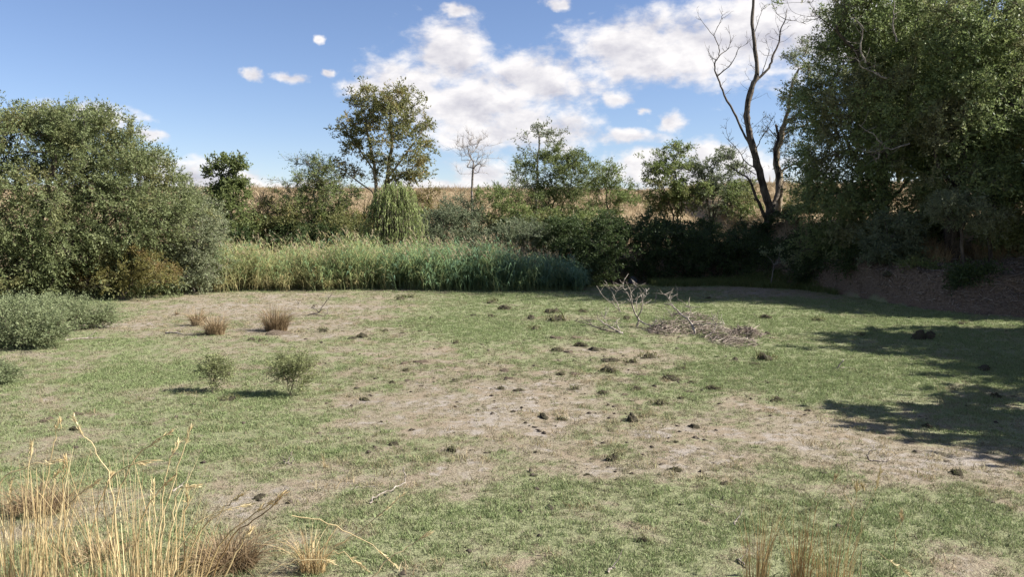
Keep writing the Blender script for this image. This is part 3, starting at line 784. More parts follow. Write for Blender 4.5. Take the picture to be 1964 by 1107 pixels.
    specs = [ #
        ('shrub','dark brownish bramble shrub behind the left reeds, under the red-brown bare shrub',480,36,[(478,440,40,34,60),(510,455,40,26,50)],'autumn',(.09,.045)),
        ('shrub','dark shrub behind the reeds at the foot of the bright young tree',415,33.5,[(410,455,40,28,60),(450,465,36,20,40)],'dark',(.09,.045)),
        ('shrub','dark shrub behind the reeds under the tall olive bush',585,34.6,[(580,455,44,28,60),(620,455,44,30,60)],'dark',(.09,.045)),
        ('shrub','brown bramble shrub left of the tall pale trunk',665,35.6,[(660,430,34,34,50),(690,450,34,26,46),(640,450,30,26,40)],'autumn',(.085,.042)),
        ('shrub','dark bramble shrub right of the weeping bush behind the reeds',805,34.6,[(815,455,36,26,50),(790,450,26,26,30)],'grey',(.085,.042)),
        ('shrub','dark leafy shrub behind the reeds below the small bare tree',925,34.4,[(920,455,46,26,60),(960,460,40,22,46)],'grey',(.085,.042)),
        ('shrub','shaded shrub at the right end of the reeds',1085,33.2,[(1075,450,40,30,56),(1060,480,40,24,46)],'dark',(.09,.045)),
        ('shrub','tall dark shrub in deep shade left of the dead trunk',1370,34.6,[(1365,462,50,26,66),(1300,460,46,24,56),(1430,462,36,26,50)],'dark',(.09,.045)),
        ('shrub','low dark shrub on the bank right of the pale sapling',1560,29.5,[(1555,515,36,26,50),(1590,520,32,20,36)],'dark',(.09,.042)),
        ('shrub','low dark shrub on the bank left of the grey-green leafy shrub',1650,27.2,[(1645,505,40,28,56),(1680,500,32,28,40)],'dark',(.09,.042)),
        ('shrub','dull green shrub behind the reeds left of the olive-green bush',1015,36,[(1010,410,36,34,56),(985,440,36,30,46)],'mid',(.085,.042)),
        ('shrub','tall red-brown bramble left of the dark olive bush',520,37,[(515,410,26,36,50),(500,440,36,28,46)],'autumn',(.08,.036)),
        ('shrub','low dark weedy shrub on the shaded bank below the thick trunk',1850,22.6,[(1845,545,34,20,36),(1880,552,26,16,24)],'dark',(.08,.035)),
        ('shrub','small weedy shrub at the crest of the sunlit earth bank',1770,23.6,[(1765,520,26,16,26)],'mid',(.07,.03)),
        ('shrub','leafy shrub in front of the right end of the reeds, partly shaded',1125,31.2,[(1120,520,36,28,56),(1150,515,34,32,50)],'dark',(.085,.042)),
        ('shrub','dark shrub at the bank top left of the grey-green leafy shrub',1640,29,[(1640,475,50,36,70),(1600,500,44,28,50)],'dark',(.09,.042)),
        ('shrub','shaded shrub at the right edge behind the thin young trunk',1940,27.5,[(1935,455,50,36,70),(1990,460,50,40,50)],'dark',(.09,.042)),
        ('shrub','shaded shrub between the thick trunk and the grey-green leafy shrub',1775,29,[(1770,440,40,34,56),(1790,470,36,24,36)],'dark',(.09,.042)), # name, label, px base, Y, lobes, material, leaf size
        ('shrub','dark grey-green shrub above the reeds right of the weeping bush',850,35,[(850,430,40,36,60),(830,455,35,25,36)],'grey',(.08,.036)),
        ('shrub','dark grey-green rounded shrub below the small bare tree',895,36,[(890,405,40,32,60),(905,435,42,34,70)],'grey',(.08,.036)),
        ('shrub','dull green shrub between the bare tree and the fresh green bush',965,37,[(955,395,42,36,70),(975,430,45,36,80),(935,430,36,30,50)],'mid',(.085,.038)),
        ('shrub','low greyish shrub just behind the reed heads at centre',1005,34,[(1000,445,46,30,70),(1040,455,40,26,50)],'grey',(.08,.036)),
        ('bush','fresh olive-green bushy tree right of centre with upright shoots',1065,38.5,[(1055,335,56,44,130),(1098,342,42,50,100),(1035,380,54,40,90),(1085,395,52,40,90),(1106,302,15,18,16),(1060,300,24,16,20)],'bright',(.095,.036)),
        ('young_tree','thin-leaved young tree right of the fresh olive-green bush',1165,40.5,[(1160,330,24,26,30),(1175,360,30,30,46),(1150,365,26,30,40),(1190,395,30,24,40)],'mid',(.09,.042)),
        ('shrub','green shrub on the slope below the thin-leaved young tree',1150,35,[(1150,440,44,28,70),(1185,440,36,24,50)],'mid',(.085,.04)),
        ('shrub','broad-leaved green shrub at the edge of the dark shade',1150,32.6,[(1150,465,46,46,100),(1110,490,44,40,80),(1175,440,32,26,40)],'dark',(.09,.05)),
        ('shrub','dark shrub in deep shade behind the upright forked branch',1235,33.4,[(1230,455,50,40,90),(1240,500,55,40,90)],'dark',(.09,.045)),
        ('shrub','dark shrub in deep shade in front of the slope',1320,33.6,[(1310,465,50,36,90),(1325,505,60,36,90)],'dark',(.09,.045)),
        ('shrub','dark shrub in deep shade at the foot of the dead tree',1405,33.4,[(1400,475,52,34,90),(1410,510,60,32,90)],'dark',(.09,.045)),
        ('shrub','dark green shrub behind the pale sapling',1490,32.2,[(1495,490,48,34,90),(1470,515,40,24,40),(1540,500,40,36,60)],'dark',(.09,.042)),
        ('young_tree','small dark green tree with thin stems on the golden slope',1300,42,[(1292,306,38,30,70),(1266,345,38,34,76),(1314,350,44,36,90),(1290,385,42,26,60)],'mid',(.10,.05)),
        ('young_tree','small grey-green tree left of the dead tree on the slope',1365,42.5,[(1368,320,38,28,60),(1397,350,40,32,70),(1346,360,40,30,66),(1380,385,44,26,56)],'grey',(.10,.05)),
        ('shrub','green shrub close left of the dead trunk on the slope',1420,40,[(1418,370,28,28,46),(1425,395,30,22,40)],'mid',(.09,.044)),
        ('shrub','sunlit olive shrub on the slope right of the dead trunk',1540,39,[(1530,385,36,26,56),(1560,400,36,34,60),(1525,425,36,28,50)],'autumn',(.09,.042)),
        ('shrub','brown-green shrub low between the dead tree and the big right-hand trees',1590,31.5,[(1590,470,44,40,70),(1560,500,40,30,50)],'dark',(.09,.04)),
        ('bush','small yellow-green bush on the slope beneath the tall pale-trunked tree',690,37,[(690,420,30,26,40),(675,445,36,24,40)],'yellow',(.08,.036)),
        ('shrub','dry ochre shrub on the slope right of the weeping bush',825,40,[(822,375,22,22,26),(835,395,30,20,30)],'yellow',(.07,.03)),
    ]
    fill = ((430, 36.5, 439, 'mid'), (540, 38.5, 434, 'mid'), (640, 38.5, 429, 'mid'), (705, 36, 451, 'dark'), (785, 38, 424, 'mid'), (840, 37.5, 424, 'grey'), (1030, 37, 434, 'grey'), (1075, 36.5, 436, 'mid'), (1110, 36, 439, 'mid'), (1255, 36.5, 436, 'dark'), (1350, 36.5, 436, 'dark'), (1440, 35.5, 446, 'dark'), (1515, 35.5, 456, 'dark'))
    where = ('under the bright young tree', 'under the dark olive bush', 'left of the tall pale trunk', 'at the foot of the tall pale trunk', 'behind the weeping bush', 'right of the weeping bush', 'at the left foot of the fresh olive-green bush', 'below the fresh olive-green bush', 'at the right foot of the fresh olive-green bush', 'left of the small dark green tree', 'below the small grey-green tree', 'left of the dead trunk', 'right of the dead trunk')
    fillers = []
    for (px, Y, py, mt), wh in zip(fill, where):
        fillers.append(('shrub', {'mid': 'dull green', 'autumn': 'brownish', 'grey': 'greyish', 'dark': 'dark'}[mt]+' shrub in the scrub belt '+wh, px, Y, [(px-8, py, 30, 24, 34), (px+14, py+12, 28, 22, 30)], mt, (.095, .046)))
    protos = {}
    for q, (nm, lb, px, Y, lobes, mt, (L, W)) in enumerate(specs+fillers):
        b = base_at(px, Y); filler = q >= len(specs); hz = at(px, lobes[0][1], Y)[2]-b[2]
        have = protos.setdefault(mt, [])
        if filler and len(have) >= 2:
            src, h0 = have[int(rng.integers(0, 2))]; k = rng.uniform(.9, 1.2)
            clone(src, nm, lb, 'shrub', b, (k, k, float(np.clip(hz/h0, .55, 1.5))), rng.uniform(0, 6.28), 'low shrubs of the scrub belt')
            continue
        ends = [at(l[0], l[1], Y+rng.normal(0, .3)) for l in lobes[:4]]
        env = [E(l[0], l[1], l[2], l[3], Y+rng.normal(0, .15), l[4], (l[2]+l[3])*.55*Y/FPX) for l in lobes]
        tree = nm == 'young_tree'
        o = plant(nm, lb, 'tree' if tree else 'bush' if nm == 'bush' else 'shrub', b, stems(b, ends, 5), env, 0.07 if tree else 0.05, M[mt], M['bark'], L=L, W=W,
              twigs=8, per=9, tl=0.40, out=.5, upb=.35 if nm != 'bush' else .7, show_twigs=.2, group='low shrubs of the scrub belt' if filler else None)
        if filler: have.append((o, hz))
    # sparse tall tree behind the fresh bush
    Y = 42.0; b = base_at(1030, Y)
    plant('sparse_tree', 'sparse thin-leaved tree rising behind the fresh olive-green bush', 'tree', b,
          [smooth_line([b+(0, 0, -.1), at(1030, 350, Y), at(1032, 300, Y), at(1036, 260, Y)], 3, .02)],
          [E(1032,272,38,34,Y,46,1.0,.8), E(1003,305,24,28,Y,24,.8,.6), E(1046,250,22,16,Y,16,.6,.8), E(1000,350,30,24,Y,20,.8,.6), E(1070,300,20,24,Y,14,.6,.7)],
          0.06, M['grey'], M['greytwig'], L=.10, W=.058, twigs=5, per=5, tl=.4, upb=.5, show_twigs=.8, twigr=.005)
    # --- right side: living grey-green tree beside the dead one
    Y = 37.0; b = base_at(1487, Y)
    t1 = smooth_line([b+(0, 0, -.1), at(1492, 400, Y), at(1496, 350, Y), at(1490, 300, Y), at(1497, 262, Y), at(1508, 225, Y), at(1516, 180, Y), at(1530, 130, Y)], 3, .02)
    plant('broadleaf_tree', 'sparse grey-green tree with pale patchy trunk just right of the dead tree', 'tree', b,
          [t1, smooth_line([at(1503, 325, Y), at(1530, 313, Y), at(1585, 315, Y-.5)], 3), smooth_line([at(1492, 268, Y), at(1520, 248, Y), at(1555, 238, Y-.3)], 3),
           smooth_line([at(1505, 235, Y), at(1535, 215, Y), at(1560, 190, Y)], 3), smooth_line([at(1494, 270, Y), at(1476, 248, Y), at(1458, 232, Y)], 3)],
          [E(1525,190,40,38,Y,64,1.1,.8), E(1545,115,38,36,Y,60,1.1,.8), E(1512,255,34,34,Y,40,1.0,.6), E(1560,250,36,44,Y,60,1.1,.7), E(1535,320,40,30,Y,30,1.0,.3), E(1480,240,24,24,Y,12,.8,.15), E(1575,170,30,44,Y,40,1.0)],
          0.17, M['grey'], M['barkpale'], L=.085, W=.04, twigs=7, per=9, tl=.42, show_twigs=.6, twigr=.005)
    # big right-hand trees
    Y = 28.0; b = base_at(1690, Y)
    t1 = smooth_line([b+(0, 0, -.1), at(1692, 430, Y), at(1690, 350, Y), at(1700, 270, Y), at(1690, 190, Y), at(1680, 140, Y), at(1640, 95, Y-.5), at(1590, 50, Y-.8), at(1560, 15, Y-1), at(1540, -20, Y-1)], 3, .03)
    big_tree = plant('broadleaf_tree', 'big dark green tree with bare upper branches right of the dead tree', 'tree', b,
          [t1, smooth_line([at(1698, 280, Y), at(1735, 220, Y), at(1750, 120, Y), at(1760, 0, Y)], 3, .03), smooth_line([at(1690, 350, Y), at(1640, 300, Y-.5), at(1610, 240, Y-.6)], 3, .02),
           smooth_line([at(1691, 400, Y), at(1740, 350, Y-.5), at(1780, 320, Y-.5)], 3, .02),
           smooth_line([at(1575, 30, Y-.9), at(1545, 30, Y-1), at(1518, 20, Y-1.1), at(1508, -5, Y-1.1)], 3), smooth_line([at(1655, 112, Y-.4), at(1620, 118, Y-.6), at(1570, 84, Y-.8)], 3),
           smooth_line([at(1700, 290, Y-2.0), at(1680, 285, Y-2.4), at(1664, 292, Y-2.5), at(1655, 285, Y-2.6)], 3)],
          [E(1650,90,66,50,Y+.4,120,1.6), E(1720,70,80,70,Y,170,2.0), E(1640,190,86,66,Y,200,2.0), E(1740,190,80,70,Y,170,2.0), E(1605,290,60,66,Y,150,1.7), E(1690,290,80,60,Y-.4,170,2.0),
           E(1630,380,70,54,Y,150,1.7), E(1720,390,76,54,Y-.4,130,1.8), E(1770,300,60,70,Y,120,1.7), E(1700,-30,110,50,Y,110,2.0), E(1580,30,40,30,Y-.8,14,.8,0.0), E(1640,450,56,30,Y,80,1.3), E(1605,60,48,50,Y+.3,70,1.2), E(1640,5,60,40,Y+.3,50,1.3), E(1580,400,40,50,Y,60,1.3), E(1580,180,40,60,Y+.5,60,1.3), E(1780,90,50,60,Y,70,1.6), E(1790,420,50,40,Y+.8,60,1.4), E(1600,480,60,40,Y+.5,70,1.3)],
          0.24, M['olive2'], M['bark'], L=.11, W=.046, twigs=8, per=8, tl=.52, out=.6, show_twigs=.4, twigr=.005)
    root = big_tree
    ob = np.array(root.location)
    for pp in ([(1745,275),(1715,284),(1690,286),(1666,292),(1655,288)], [(1700,286),(1688,270),(1668,252),(1646,240)], [(1690,286),(1684,302),(1680,310)], [(1800,262),(1786,236),(1790,214),(1778,200)], [(1790,250),(1800,228),(1804,205)],
               [(1700,150),(1680,140),(1655,128),(1640,108)], [(1720,80),(1712,40),(1716,0)], [(1660,120),(1650,90),(1655,60),(1640,30)]):
        P = smooth_line([at(q[0], q[1], 25.4) for q in pp], 4, .02); w = Acc(); tube(w, P-ob, np.linspace(.032, .010, len(P)), 5, .5)
        for z in range(7):
            s0 = P[int(rng.integers(2, len(P)))]; dd = unit(rng.normal(0, 1, 3)+np.array((-.3, 0, .3))); ll = rng.uniform(.2, .6)
            tube(w, smooth_line([s0, s0+dd*ll*.5+rng.normal(0, .04, 3), s0+dd*ll], 2)-ob, np.linspace(.011, .004, 5), 3, .5)
        link('dead_branch', w.mesh('dead_branch', True), M['drift'], root)
    Y = 25.6; b = base_at(1832, Y)
    t1 = smooth_line([b+(0, 0, -.1), at(1828, 440, Y), at(1835, 360, Y), at(1850, 280, Y), at(1860, 180, Y), at(1870, 60, Y)], 3, .03)
    plant('broadleaf_tree', 'big sunlit green tree with thick dark trunk at the right edge', 'tree', b,
          [t1, smooth_line([at(1836, 350, Y), at(1890, 300, Y), at(1940, 200, Y)], 3, .03), smooth_line([at(1834, 370, Y), at(1800, 320, Y-.3), at(1790, 240, Y-.3)], 3, .02), smooth_line([at(1830, 420, Y), at(1880, 390, Y-.5), at(1930, 380, Y-.5)], 3, .02)],
          [E(1860,60,76,60,Y,140,1.8), E(1950,90,80,80,Y,140,1.9), E(1830,170,60,40,Y,80,1.5), E(1930,230,90,70,Y,190,1.9), E(1840,270,70,56,Y,150,1.7), E(1880,340,80,50,Y-.3,150,1.7), E(1960,360,70,60,Y,110,1.6),
           E(1830,370,56,36,Y-.5,70,1.2), E(1990,180,80,120,Y,110,2.0), E(1900,-20,120,50,Y,110,1.9), E(1930,420,50,30,Y-.3,50,1.1), E(2030,300,70,90,Y,70,1.9), E(1800,230,50,50,Y,80,1.4), E(1820,100,50,50,Y,60,1.4), E(1960,440,60,40,Y-.3,60,1.3)],
          0.26, M['olive2'], M['bark'], L=.11, W=.046, twigs=8, per=8, tl=.52, out=.6, show_twigs=.4, twigr=.005)
    Y = 25.4; b = base_at(1718, Y)
    plant('shrub', 'grey-green leafy shrub on the bank under the big right-hand trees', 'shrub', b,
          stems(b, [at(1710, 450, Y), at(1735, 440, Y), at(1695, 470, Y)]),
          [E(1715,445,44,42,Y,100,.9), E(1735,480,34,24,Y,40,.7), E(1690,480,34,26,Y,40,.7)], .05, M['grey'], M['bark'], L=.085, W=.036, twigs=8, per=11, tl=.36)
    Y = 23.8; b = base_at(1850, Y)
    plant('shrub', 'pale green shrub hanging over the thick dark trunk at right', 'shrub', b,
          [smooth_line([b, at(1845, 470, Y), at(1850, 425, Y), at(1862, 395, Y)], 3, .02)],
          [E(1855,400,50,30,Y,80,.8), E(1885,425,34,26,Y,40,.7), E(1815,400,30,24,Y,30,.7)], .05, M['silver'], M['bark'], L=.07, W=.024, twigs=8, per=11, tl=.34, droop=.5)
    Y = 24.6; b = base_at(1900, Y)
    plant('young_tree', 'thin-trunked young tree near the right edge of the photo', 'tree', b,
          [smooth_line([b, at(1898, 440, Y), at(1905, 390, Y), at(1900, 340, Y)], 3, .02)],
          [E(1905,360,40,40,Y,60,.8), E(1940,440,36,30,Y,40,.7)], .06, M['olive2'], M['bark'], L=.075, W=.03, twigs=8, per=11, tl=.36)
    # trees just outside the right edge whose shade lies on the meadow
    shade = None
    for (x, y, h, r, lb) in ((16.4, 14.9, 7.0, 2.4, 'tree beyond the right edge that shades the far meadow tongue'),
                             (12.2, 8.8, 4.9, 2.4, 'tree beyond the right edge that shades the near brown meadow'),
                             (15.9, 11.9, 6.0, 2.2, 'tree beyond the right edge between the two meadow shadow tongues'),
                             (17.4, 21.8, 5.2, 1.9, 'small tree beyond the right edge that shades the right end of the bank'),
                             (22.5, 26.5, 9.0, 2.8, 'tree far beyond the right edge that shades the bank top'),
                             (21.0, 30.5, 10.0, 2.8, 'tall dense tree hidden behind the right-hand trees at the edge'),
                             (16.9, 33.0, 9.6, 2.3, 'tall dense tree directly behind the big dark green tree'),
                             (20.4, 24.0, 7.6, 2.4, 'tree beyond the right edge that shades the earth bank')):
        b = np.array((x, y, float(terrain(x, y))))
        if shade is not None:
            clone(shade[0], 'broadleaf_tree', lb, 'tree', b, (r/shade[2], r/shade[2], h/shade[1]), rng.uniform(0, 6.28)); continue
        c = b+np.array((0, 0, h*.62))
        o = plant('broadleaf_tree', lb, 'tree', b, [smooth_line([b, b+(0, 0, h*.35), c+(0, 0, h*.2)], 4, .03), smooth_line([b+(0, 0, h*.3), c+(r*.5, .3, .2)], 4), smooth_line([b+(0, 0, h*.3), c+(-r*.5, -.3, .2)], 4)],
              [(c, (r, r, h*.33), 560, 1.0), (c+np.array((0, 0, -h*.2)), (r*.85, r*.9, h*.2), 220, 1.0)], .2, M['olive2'], M['bark'], L=.19, W=.14, twigs=8, per=8, tl=.55)
        shade = (o, h, r)
build_trees()

def build_dead_tree():
    Y = 36.0; b = at(1468, 470, Y); b[2] = float(terrain(b[0], Y))
    root = thing('dead_tree', 'tall dead tree with dark forked trunk and bare crooked branches', 'tree', b, None)
    def limb(name, pts, r0, r1, k=8, twig=0, jit=.012, tw=.5):
        P = smooth_line([at(p[0], p[1], Y+(p[2] if len(p) > 2 else 0)) for p in pts], 4, jit)
        w = Acc(); n = len(P); tube(w, P-b, .70*np.linspace(r0, r1, n)*(1+.06*rng.normal(0, 1, n)), k, .5, True, .05)
        body = link(name, w.mesh(name, True), M['deadbark'], root)
        if twig:
            for q in range(int(twig*2.4)):
                w = Acc()
                i = int(rng.integers(n//4, n)); a = P[i]
                d = unit(np.array((rng.normal(0, .8), rng.normal(0, .6), rng.uniform(.2, 1.1))))
                ln = tw*rng.uniform(.4, 1.3); S = smooth_line([a, a+d*ln*.5+rng.normal(0, .05*ln, 3), a+d*ln+(0, 0, .15*ln)], 3, .01)
                tube(w, S-b, np.linspace(.011, .004, len(S)), 3, .5)
                for z in range(2):
                    s = S[int(rng.integers(2, len(S)))]; e = s+unit(d+rng.normal(0, .6, 3))*ln*.45
                    tube(w, np.array([s, (s+e)/2+rng.normal(0, .02, 3), e])-b, [.006, .005, .003], 3, .5)
                link('twig', w.mesh('twig', True), M['deadbark'], body)
        return body
    bb = (1468, 472)
    limb('trunk', [bb,(1470,440),(1476,402),(1466,365),(1452,315),(1441,270),(1434,235),(1433,205),(1443,165),(1452,140),(1448,95),(1443,45),(1445,0),(1450,-50),(1446,-90)], .30, .05, 10, 10, tw=.7)
    limb('trunk', [(1476,405),(1489,378,.2),(1494,345,.3),(1489,310,.3),(1486,290,.2),(1492,262,.3),(1488,240,.4)], .17, .07, 9, 6)
    limb('trunk', [(1470,425),(1458,395,-.3),(1446,368,-.4),(1438,345,-.5),(1424,335,-.6),(1398,318,-.8)], .12, .03, 8, 10)
    limb('branch', [(1444,290),(1430,262),(1412,225,-.2),(1390,182,-.4),(1377,150,-.4),(1370,122,-.5),(1379,107,-.5),(1378,88,-.5),(1368,68,-.6),(1345,38,-.7)], .085, .012, 7, 5)
    limb('branch', [(1379,107,-.5),(1396,93,-.4),(1401,78,-.4),(1397,48,-.3)], .03, .008, 5, 3, tw=.3)
    limb('branch', [(1368,68,-.6),(1382,38,-.6),(1385,28,-.6),(1380,16,-.6)], .022, .006, 5, 2, tw=.3)
    limb('branch', [(1376,146,-.4),(1404,120,-.7),(1416,95,-.9),(1434,80,-1)], .035, .008, 5, 4, tw=.35)
    limb('branch', [(1370,122,-.5),(1362,105,-.3),(1350,78,-.1)], .018, .005, 4, 2, tw=.3)
    limb('branch', [(1452,152),(1475,130,.2),(1483,105,.3),(1494,82,.4),(1496,60,.4),(1506,36,.5),(1510,16,.5)], .085, .02, 7, 6)
    limb('branch', [(1506,36,.5),(1491,26,.6),(1479,0,.7),(1474,-25,.7)], .022, .006, 5, 3, tw=.35)
    limb('branch', [(1506,37,.5),(1528,40,.3),(1545,45,.2)], .02, .007, 5, 3, tw=.3)
    limb('branch', [(1460,146),(1470,116,-.3),(1475,96,-.4),(1468,68,-.5)], .028, .006, 5, 3, tw=.35)
    limb('branch', [(1448,60),(1455,40,-.2),(1463,17,-.3),(1471,12,-.3)], .024, .006, 5, 3, tw=.35)
    limb('branch', [(1448,322),(1428,308,-.3),(1420,292,-.4),(1400,270,-.5),(1390,238,-.6)], .04, .008, 5, 6, tw=.4)
    limb('branch', [(1450,335),(1420,316,-.5),(1400,305,-.6),(1378,300,-.7)], .03, .007, 5, 6, tw=.4)
    limb('branch', [(1450,288),(1462,262,-.4),(1474,245,-.5),(1478,230,-.5)], .035, .008, 5, 4, tw=.35)
    limb('branch', [(1440,250),(1428,238,.3),(1420,225,.4)], .02, .005, 4, 3, tw=.35)
    limb('branch', [(1494,330,.3),(1508,318,.3),(1525,300,.2)], .035, .008, 5, 5, tw=.4)
build_dead_tree()

# ------------------------------------------------------------------ reeds
def build_reeds():
    a = Acc(); p = Acc()
    n = 8200
    px = rng.uniform(190, 1120, n)
    front = np.interp(px, [200, 330, 520, 800, 1000, 1180], [563, 560, 556, 556, 559, 556])
    Yf = np.array([gnd(0, q)[1] for q in front])+0.30*rng.normal(0, 1, n)+1.1*(fbm(px/45.0, px*0, 93, 3)-.5)-np.where(rng.uniform(0, 1, n) < .04, rng.uniform(.2, 1.0, n), 0)
    dep = np.interp(px, [200, 300, 450, 1100, 1180], [1.2, 2.2, 3.4, 3.2, 1.8])
    Y = Yf+dep*rng.uniform(0, 1, n)**1.3
    X = (px-982)/FPX*Y
    Z = terrain(X, Y)
    H = np.interp(px, [200, 260, 330, 420, 600, 800, 980, 1060, 1120, 1180], [.8, 1.1, 1.35, 1.55, 1.62, 1.62, 1.45, 1.15, .9, .45])*rng.uniform(.58, 1.02, n)*(.45+1.05*fbm(px/30.0, Y*0.9, 95, 3))
    dryness = sstep(.35, .75, fbm(X*.35, Y*.4, 91, 3)+.25*rng.normal(0, 1, n)*.6)
    blue = np.interp(px, [215, 500, 800, 1000], [.30, .46, .70, .90])
    tint = np.clip(blue+rng.normal(0, .19, n)-.30*dryness, 0, 1)
    lowfront = (Y-Yf < .5) & (px < 640) & (rng.uniform(0, 1, n) < .5)
    tint = np.where(lowfront, rng.uniform(0, .25, n), tint); H = np.where(lowfront, H*rng.uniform(.3, .6, n), H)
    B = np.stack([X, Y, Z], -1)
    ln = rng.normal(0, .20, (n, 2)); ln[:, 0] -= .05
    T = B+np.stack([ln[:, 0]*H, ln[:, 1]*H, H], -1)
    ribbons(a, B, T, .007, np.repeat(tint*.6, 4))
    m = 9
    f = rng.uniform(.12, .98, (n, m)); s0 = B[:, None]+(T-B)[:, None]*f[..., None]
    q = rng.uniform(0, 2*math.pi, (n, m)); hd = np.stack([np.cos(q), np.sin(q), 0*q], -1)
    L = rng.uniform(.22, .48, (n, m))[..., None]
    s1 = s0+hd*L*.5+np.array((0, 0, 1))*L*.45; s2 = s0+hd*L*1.0+np.array((0, 0, 1))*L*rng.uniform(-.25, .55, (n, m))[..., None]
    sd = np.cross(hd, (0, 0, 1.0))*(rng.uniform(.009, .017, (n, m))[..., None])
    V = np.stack([s0, s1+sd, s2, s1-sd], 2).reshape(-1, 3)
    Q = np.arange(n*m)[:, None]*4+np.array([[0, 1, 2, 3]])
    lt = np.clip(tint[:, None]+rng.normal(0, .08, (n, m))-.35*(f < .3)*(px[:, None] < 700), 0, 1)
    a.add(V, Q, None, np.repeat(lt.ravel(), 4))
    o = link('reed_bed', a.mesh('reed_bed'), M['reed']); tag(o, 'dense green reed bed along the far edge of the meadow', 'reeds', kind='stuff')
    # feathery heads
    hs = np.where((H > .95) & (rng.uniform(0, 1, n) < .17))[0]
    b0 = T[hs]; k = 12; hN = len(hs)
    ax = unit(np.stack([ln[hs, 0]*2-.35, ln[hs, 1], np.full(hN, 1.0)], -1))
    u = rng.uniform(0, .30, (hN, k, 1)); bp = b0[:, None]+ax[:, None]*u
    dr = ax[:, None]*.9+rng.normal(0, .45, (hN, k, 3))
    bp = bp.reshape(-1, 3); dr = dr.reshape(-1, 3)
    leaves(p, bp, dr, .10*rng.uniform(.6, 1.3, len(bp)), .018, rng.uniform(0, 1, len(bp)))
    h = link('reed_heads', p.mesh('reed_heads'), M['plume'], o); h['kind'] = 'stuff'
build_reeds()

# ------------------------------------------------------------------ small bushes on the meadow
def build_low_bushes():
    def low(name, label, px, py, lobes, mat, L, W, n_mul=1.0, twigs=8, per=12, tl=.2, dens=1.0, upb=.5, rd=None, R0=.02, leaf=1.0, shows=.4):
        b = gnd(px, py); b[2] = float(terrain(b[0], b[1])); Y = b[1]
        ends = [at(l[0], l[1], Y+rng.normal(0, .1)) for l in lobes]
        env = [E(l[0], l[1], l[2], l[3], Y+(l[5] if len(l) > 5 else 0), int(l[4]*n_mul), (l[2]*.8)*Y/FPX, leaf) for l in lobes]
        plant(name, label, 'bush', b, stems(b, ends, 3, .01), env, R0, mat, M['bark'], L=L, W=W, twigs=twigs, per=per, tl=tl, rtip=.003, step=.12, upb=upb, twigr=.002, show_twigs=shows, out=.5, jit=.02)
    low('low_bush', 'wide low sage-green bush at the left edge of the meadow', 40, 668,
        [(30,630,60,34,130),(-20,640,50,30,80),(80,640,34,26,70),(50,600,50,22,70,.6),(0,600,40,20,40,.6)], M['sage'], .048, .016, twigs=7, per=11, tl=.36, upb=1.0)
    low('low_bush', 'smaller low sage-green bush right behind the wide one at left', 150, 630,
        [(150,605,50,22,110),(190,610,22,18,40),(110,600,30,20,50),(85,590,30,16,40)], M['sage'], .048, .016, twigs=7, per=11, tl=.36, upb=1.0)
    low('low_bush', 'small round green bush cut by the left edge', 8, 738, [(8,720,22,15,50),(-15,722,18,14,30)], M['sage'], .035, .012, tl=.14)
    low('low_bush', 'thin airy pale-green bush on the meadow, left of the pair', 412, 752,
        [(412,722,22,26,40),(420,705,16,16,16),(400,712,14,14,14)], M['airy'], .034, .012, twigs=5, per=10, tl=.19, upb=.9, shows=.5, R0=.008)
    low('low_bush', 'airy pale-green bush on the meadow, larger right one of the pair', 562, 757,
        [(560,722,32,30,70),(575,700,20,18,24),(540,708,20,16,24)], M['airy'], .034, .012, twigs=5, per=10, tl=.20, upb=.9, shows=.5, R0=.008)
build_low_bushes()

def build_sapling():
    Y = 30.2; b = np.array((at(1478, 555, Y)[0], Y, 0.0)); b[2] = float(terrain(b[0], Y))
    root = thing('sapling', 'pale leafy sapling forked near its top in front of the dark shrubs', 'sapling', b)
    w = Acc(); a = Acc()
    paths = [[(1476,560),(1480,535),(1485,508)], [(1485,508),(1478,498),(1466,484)], [(1485,508),(1493,498),(1496,480)], [(1485,508),(1496,503),(1504,502)]]
    for i, pp in enumerate(paths):
        P = smooth_line([at(q[0], q[1], Y) for q in pp], 4, .008)
        if i == 0: P[0][2] = b[2]-.03
        tube(w, P-b, np.linspace(.028 if i == 0 else .016, .012 if i == 0 else .006, len(P)), 6, .5)
        if i:
            m = 70; bp = P[-1]+rng.normal(0, .09, (m, 3)); leaves(a, bp-b, rng.normal(0, 1, (m, 3)), .09, .045, rng.uniform(.4, 1, m))
    link('trunk', w.mesh('trunk', True), M['greytwig'], root); link('crown', a.mesh('crown'), M['sage'], root)
build_sapling()

# ------------------------------------------------------------------ fallen wood
def branch_thing(name, label, Y, base_px, paths, mat, group=None, k=6, twig=0):
    """paths: list of (pixel polyline, r0, r1[, depth list])"""
    b = at(base_px[0], base_px[1], Y); b[2] = float(terrain(b[0], b[1]))
    root = thing(name, label, 'branch', b, group)
    for i, (pp, r0, r1) in enumerate(paths):
        P = [at(q[0], q[1], Y+(q[2] if len(q) > 2 else 0)) for q in pp]
        for q in P: q[2] = max(q[2], float(terrain(q[0], q[1]))+r1)
        P = smooth_line(P, 4, .006)
        w = Acc(); tube(w, P-b, .60*np.linspace(r0, r1, len(P))*(1+.10*rng.normal(0, 1, len(P))), k, .5, True, .08)
        for t in range(twig*2):
            s = P[int(rng.integers(len(P)//3, len(P)))]; d = unit(np.array((rng.normal(0, 1), rng.normal(0, .7), rng.uniform(0, 1)))); ln = rng.uniform(.08, .30)
            tube(w, np.array([s, s+d*ln*.5+rng.normal(0, .01, 3), s+d*ln])-b, [.008, .006, .003], 4, .5)
        link('stem' if i == 0 else 'limb', w.mesh('limb', True), mat, root)
    return root
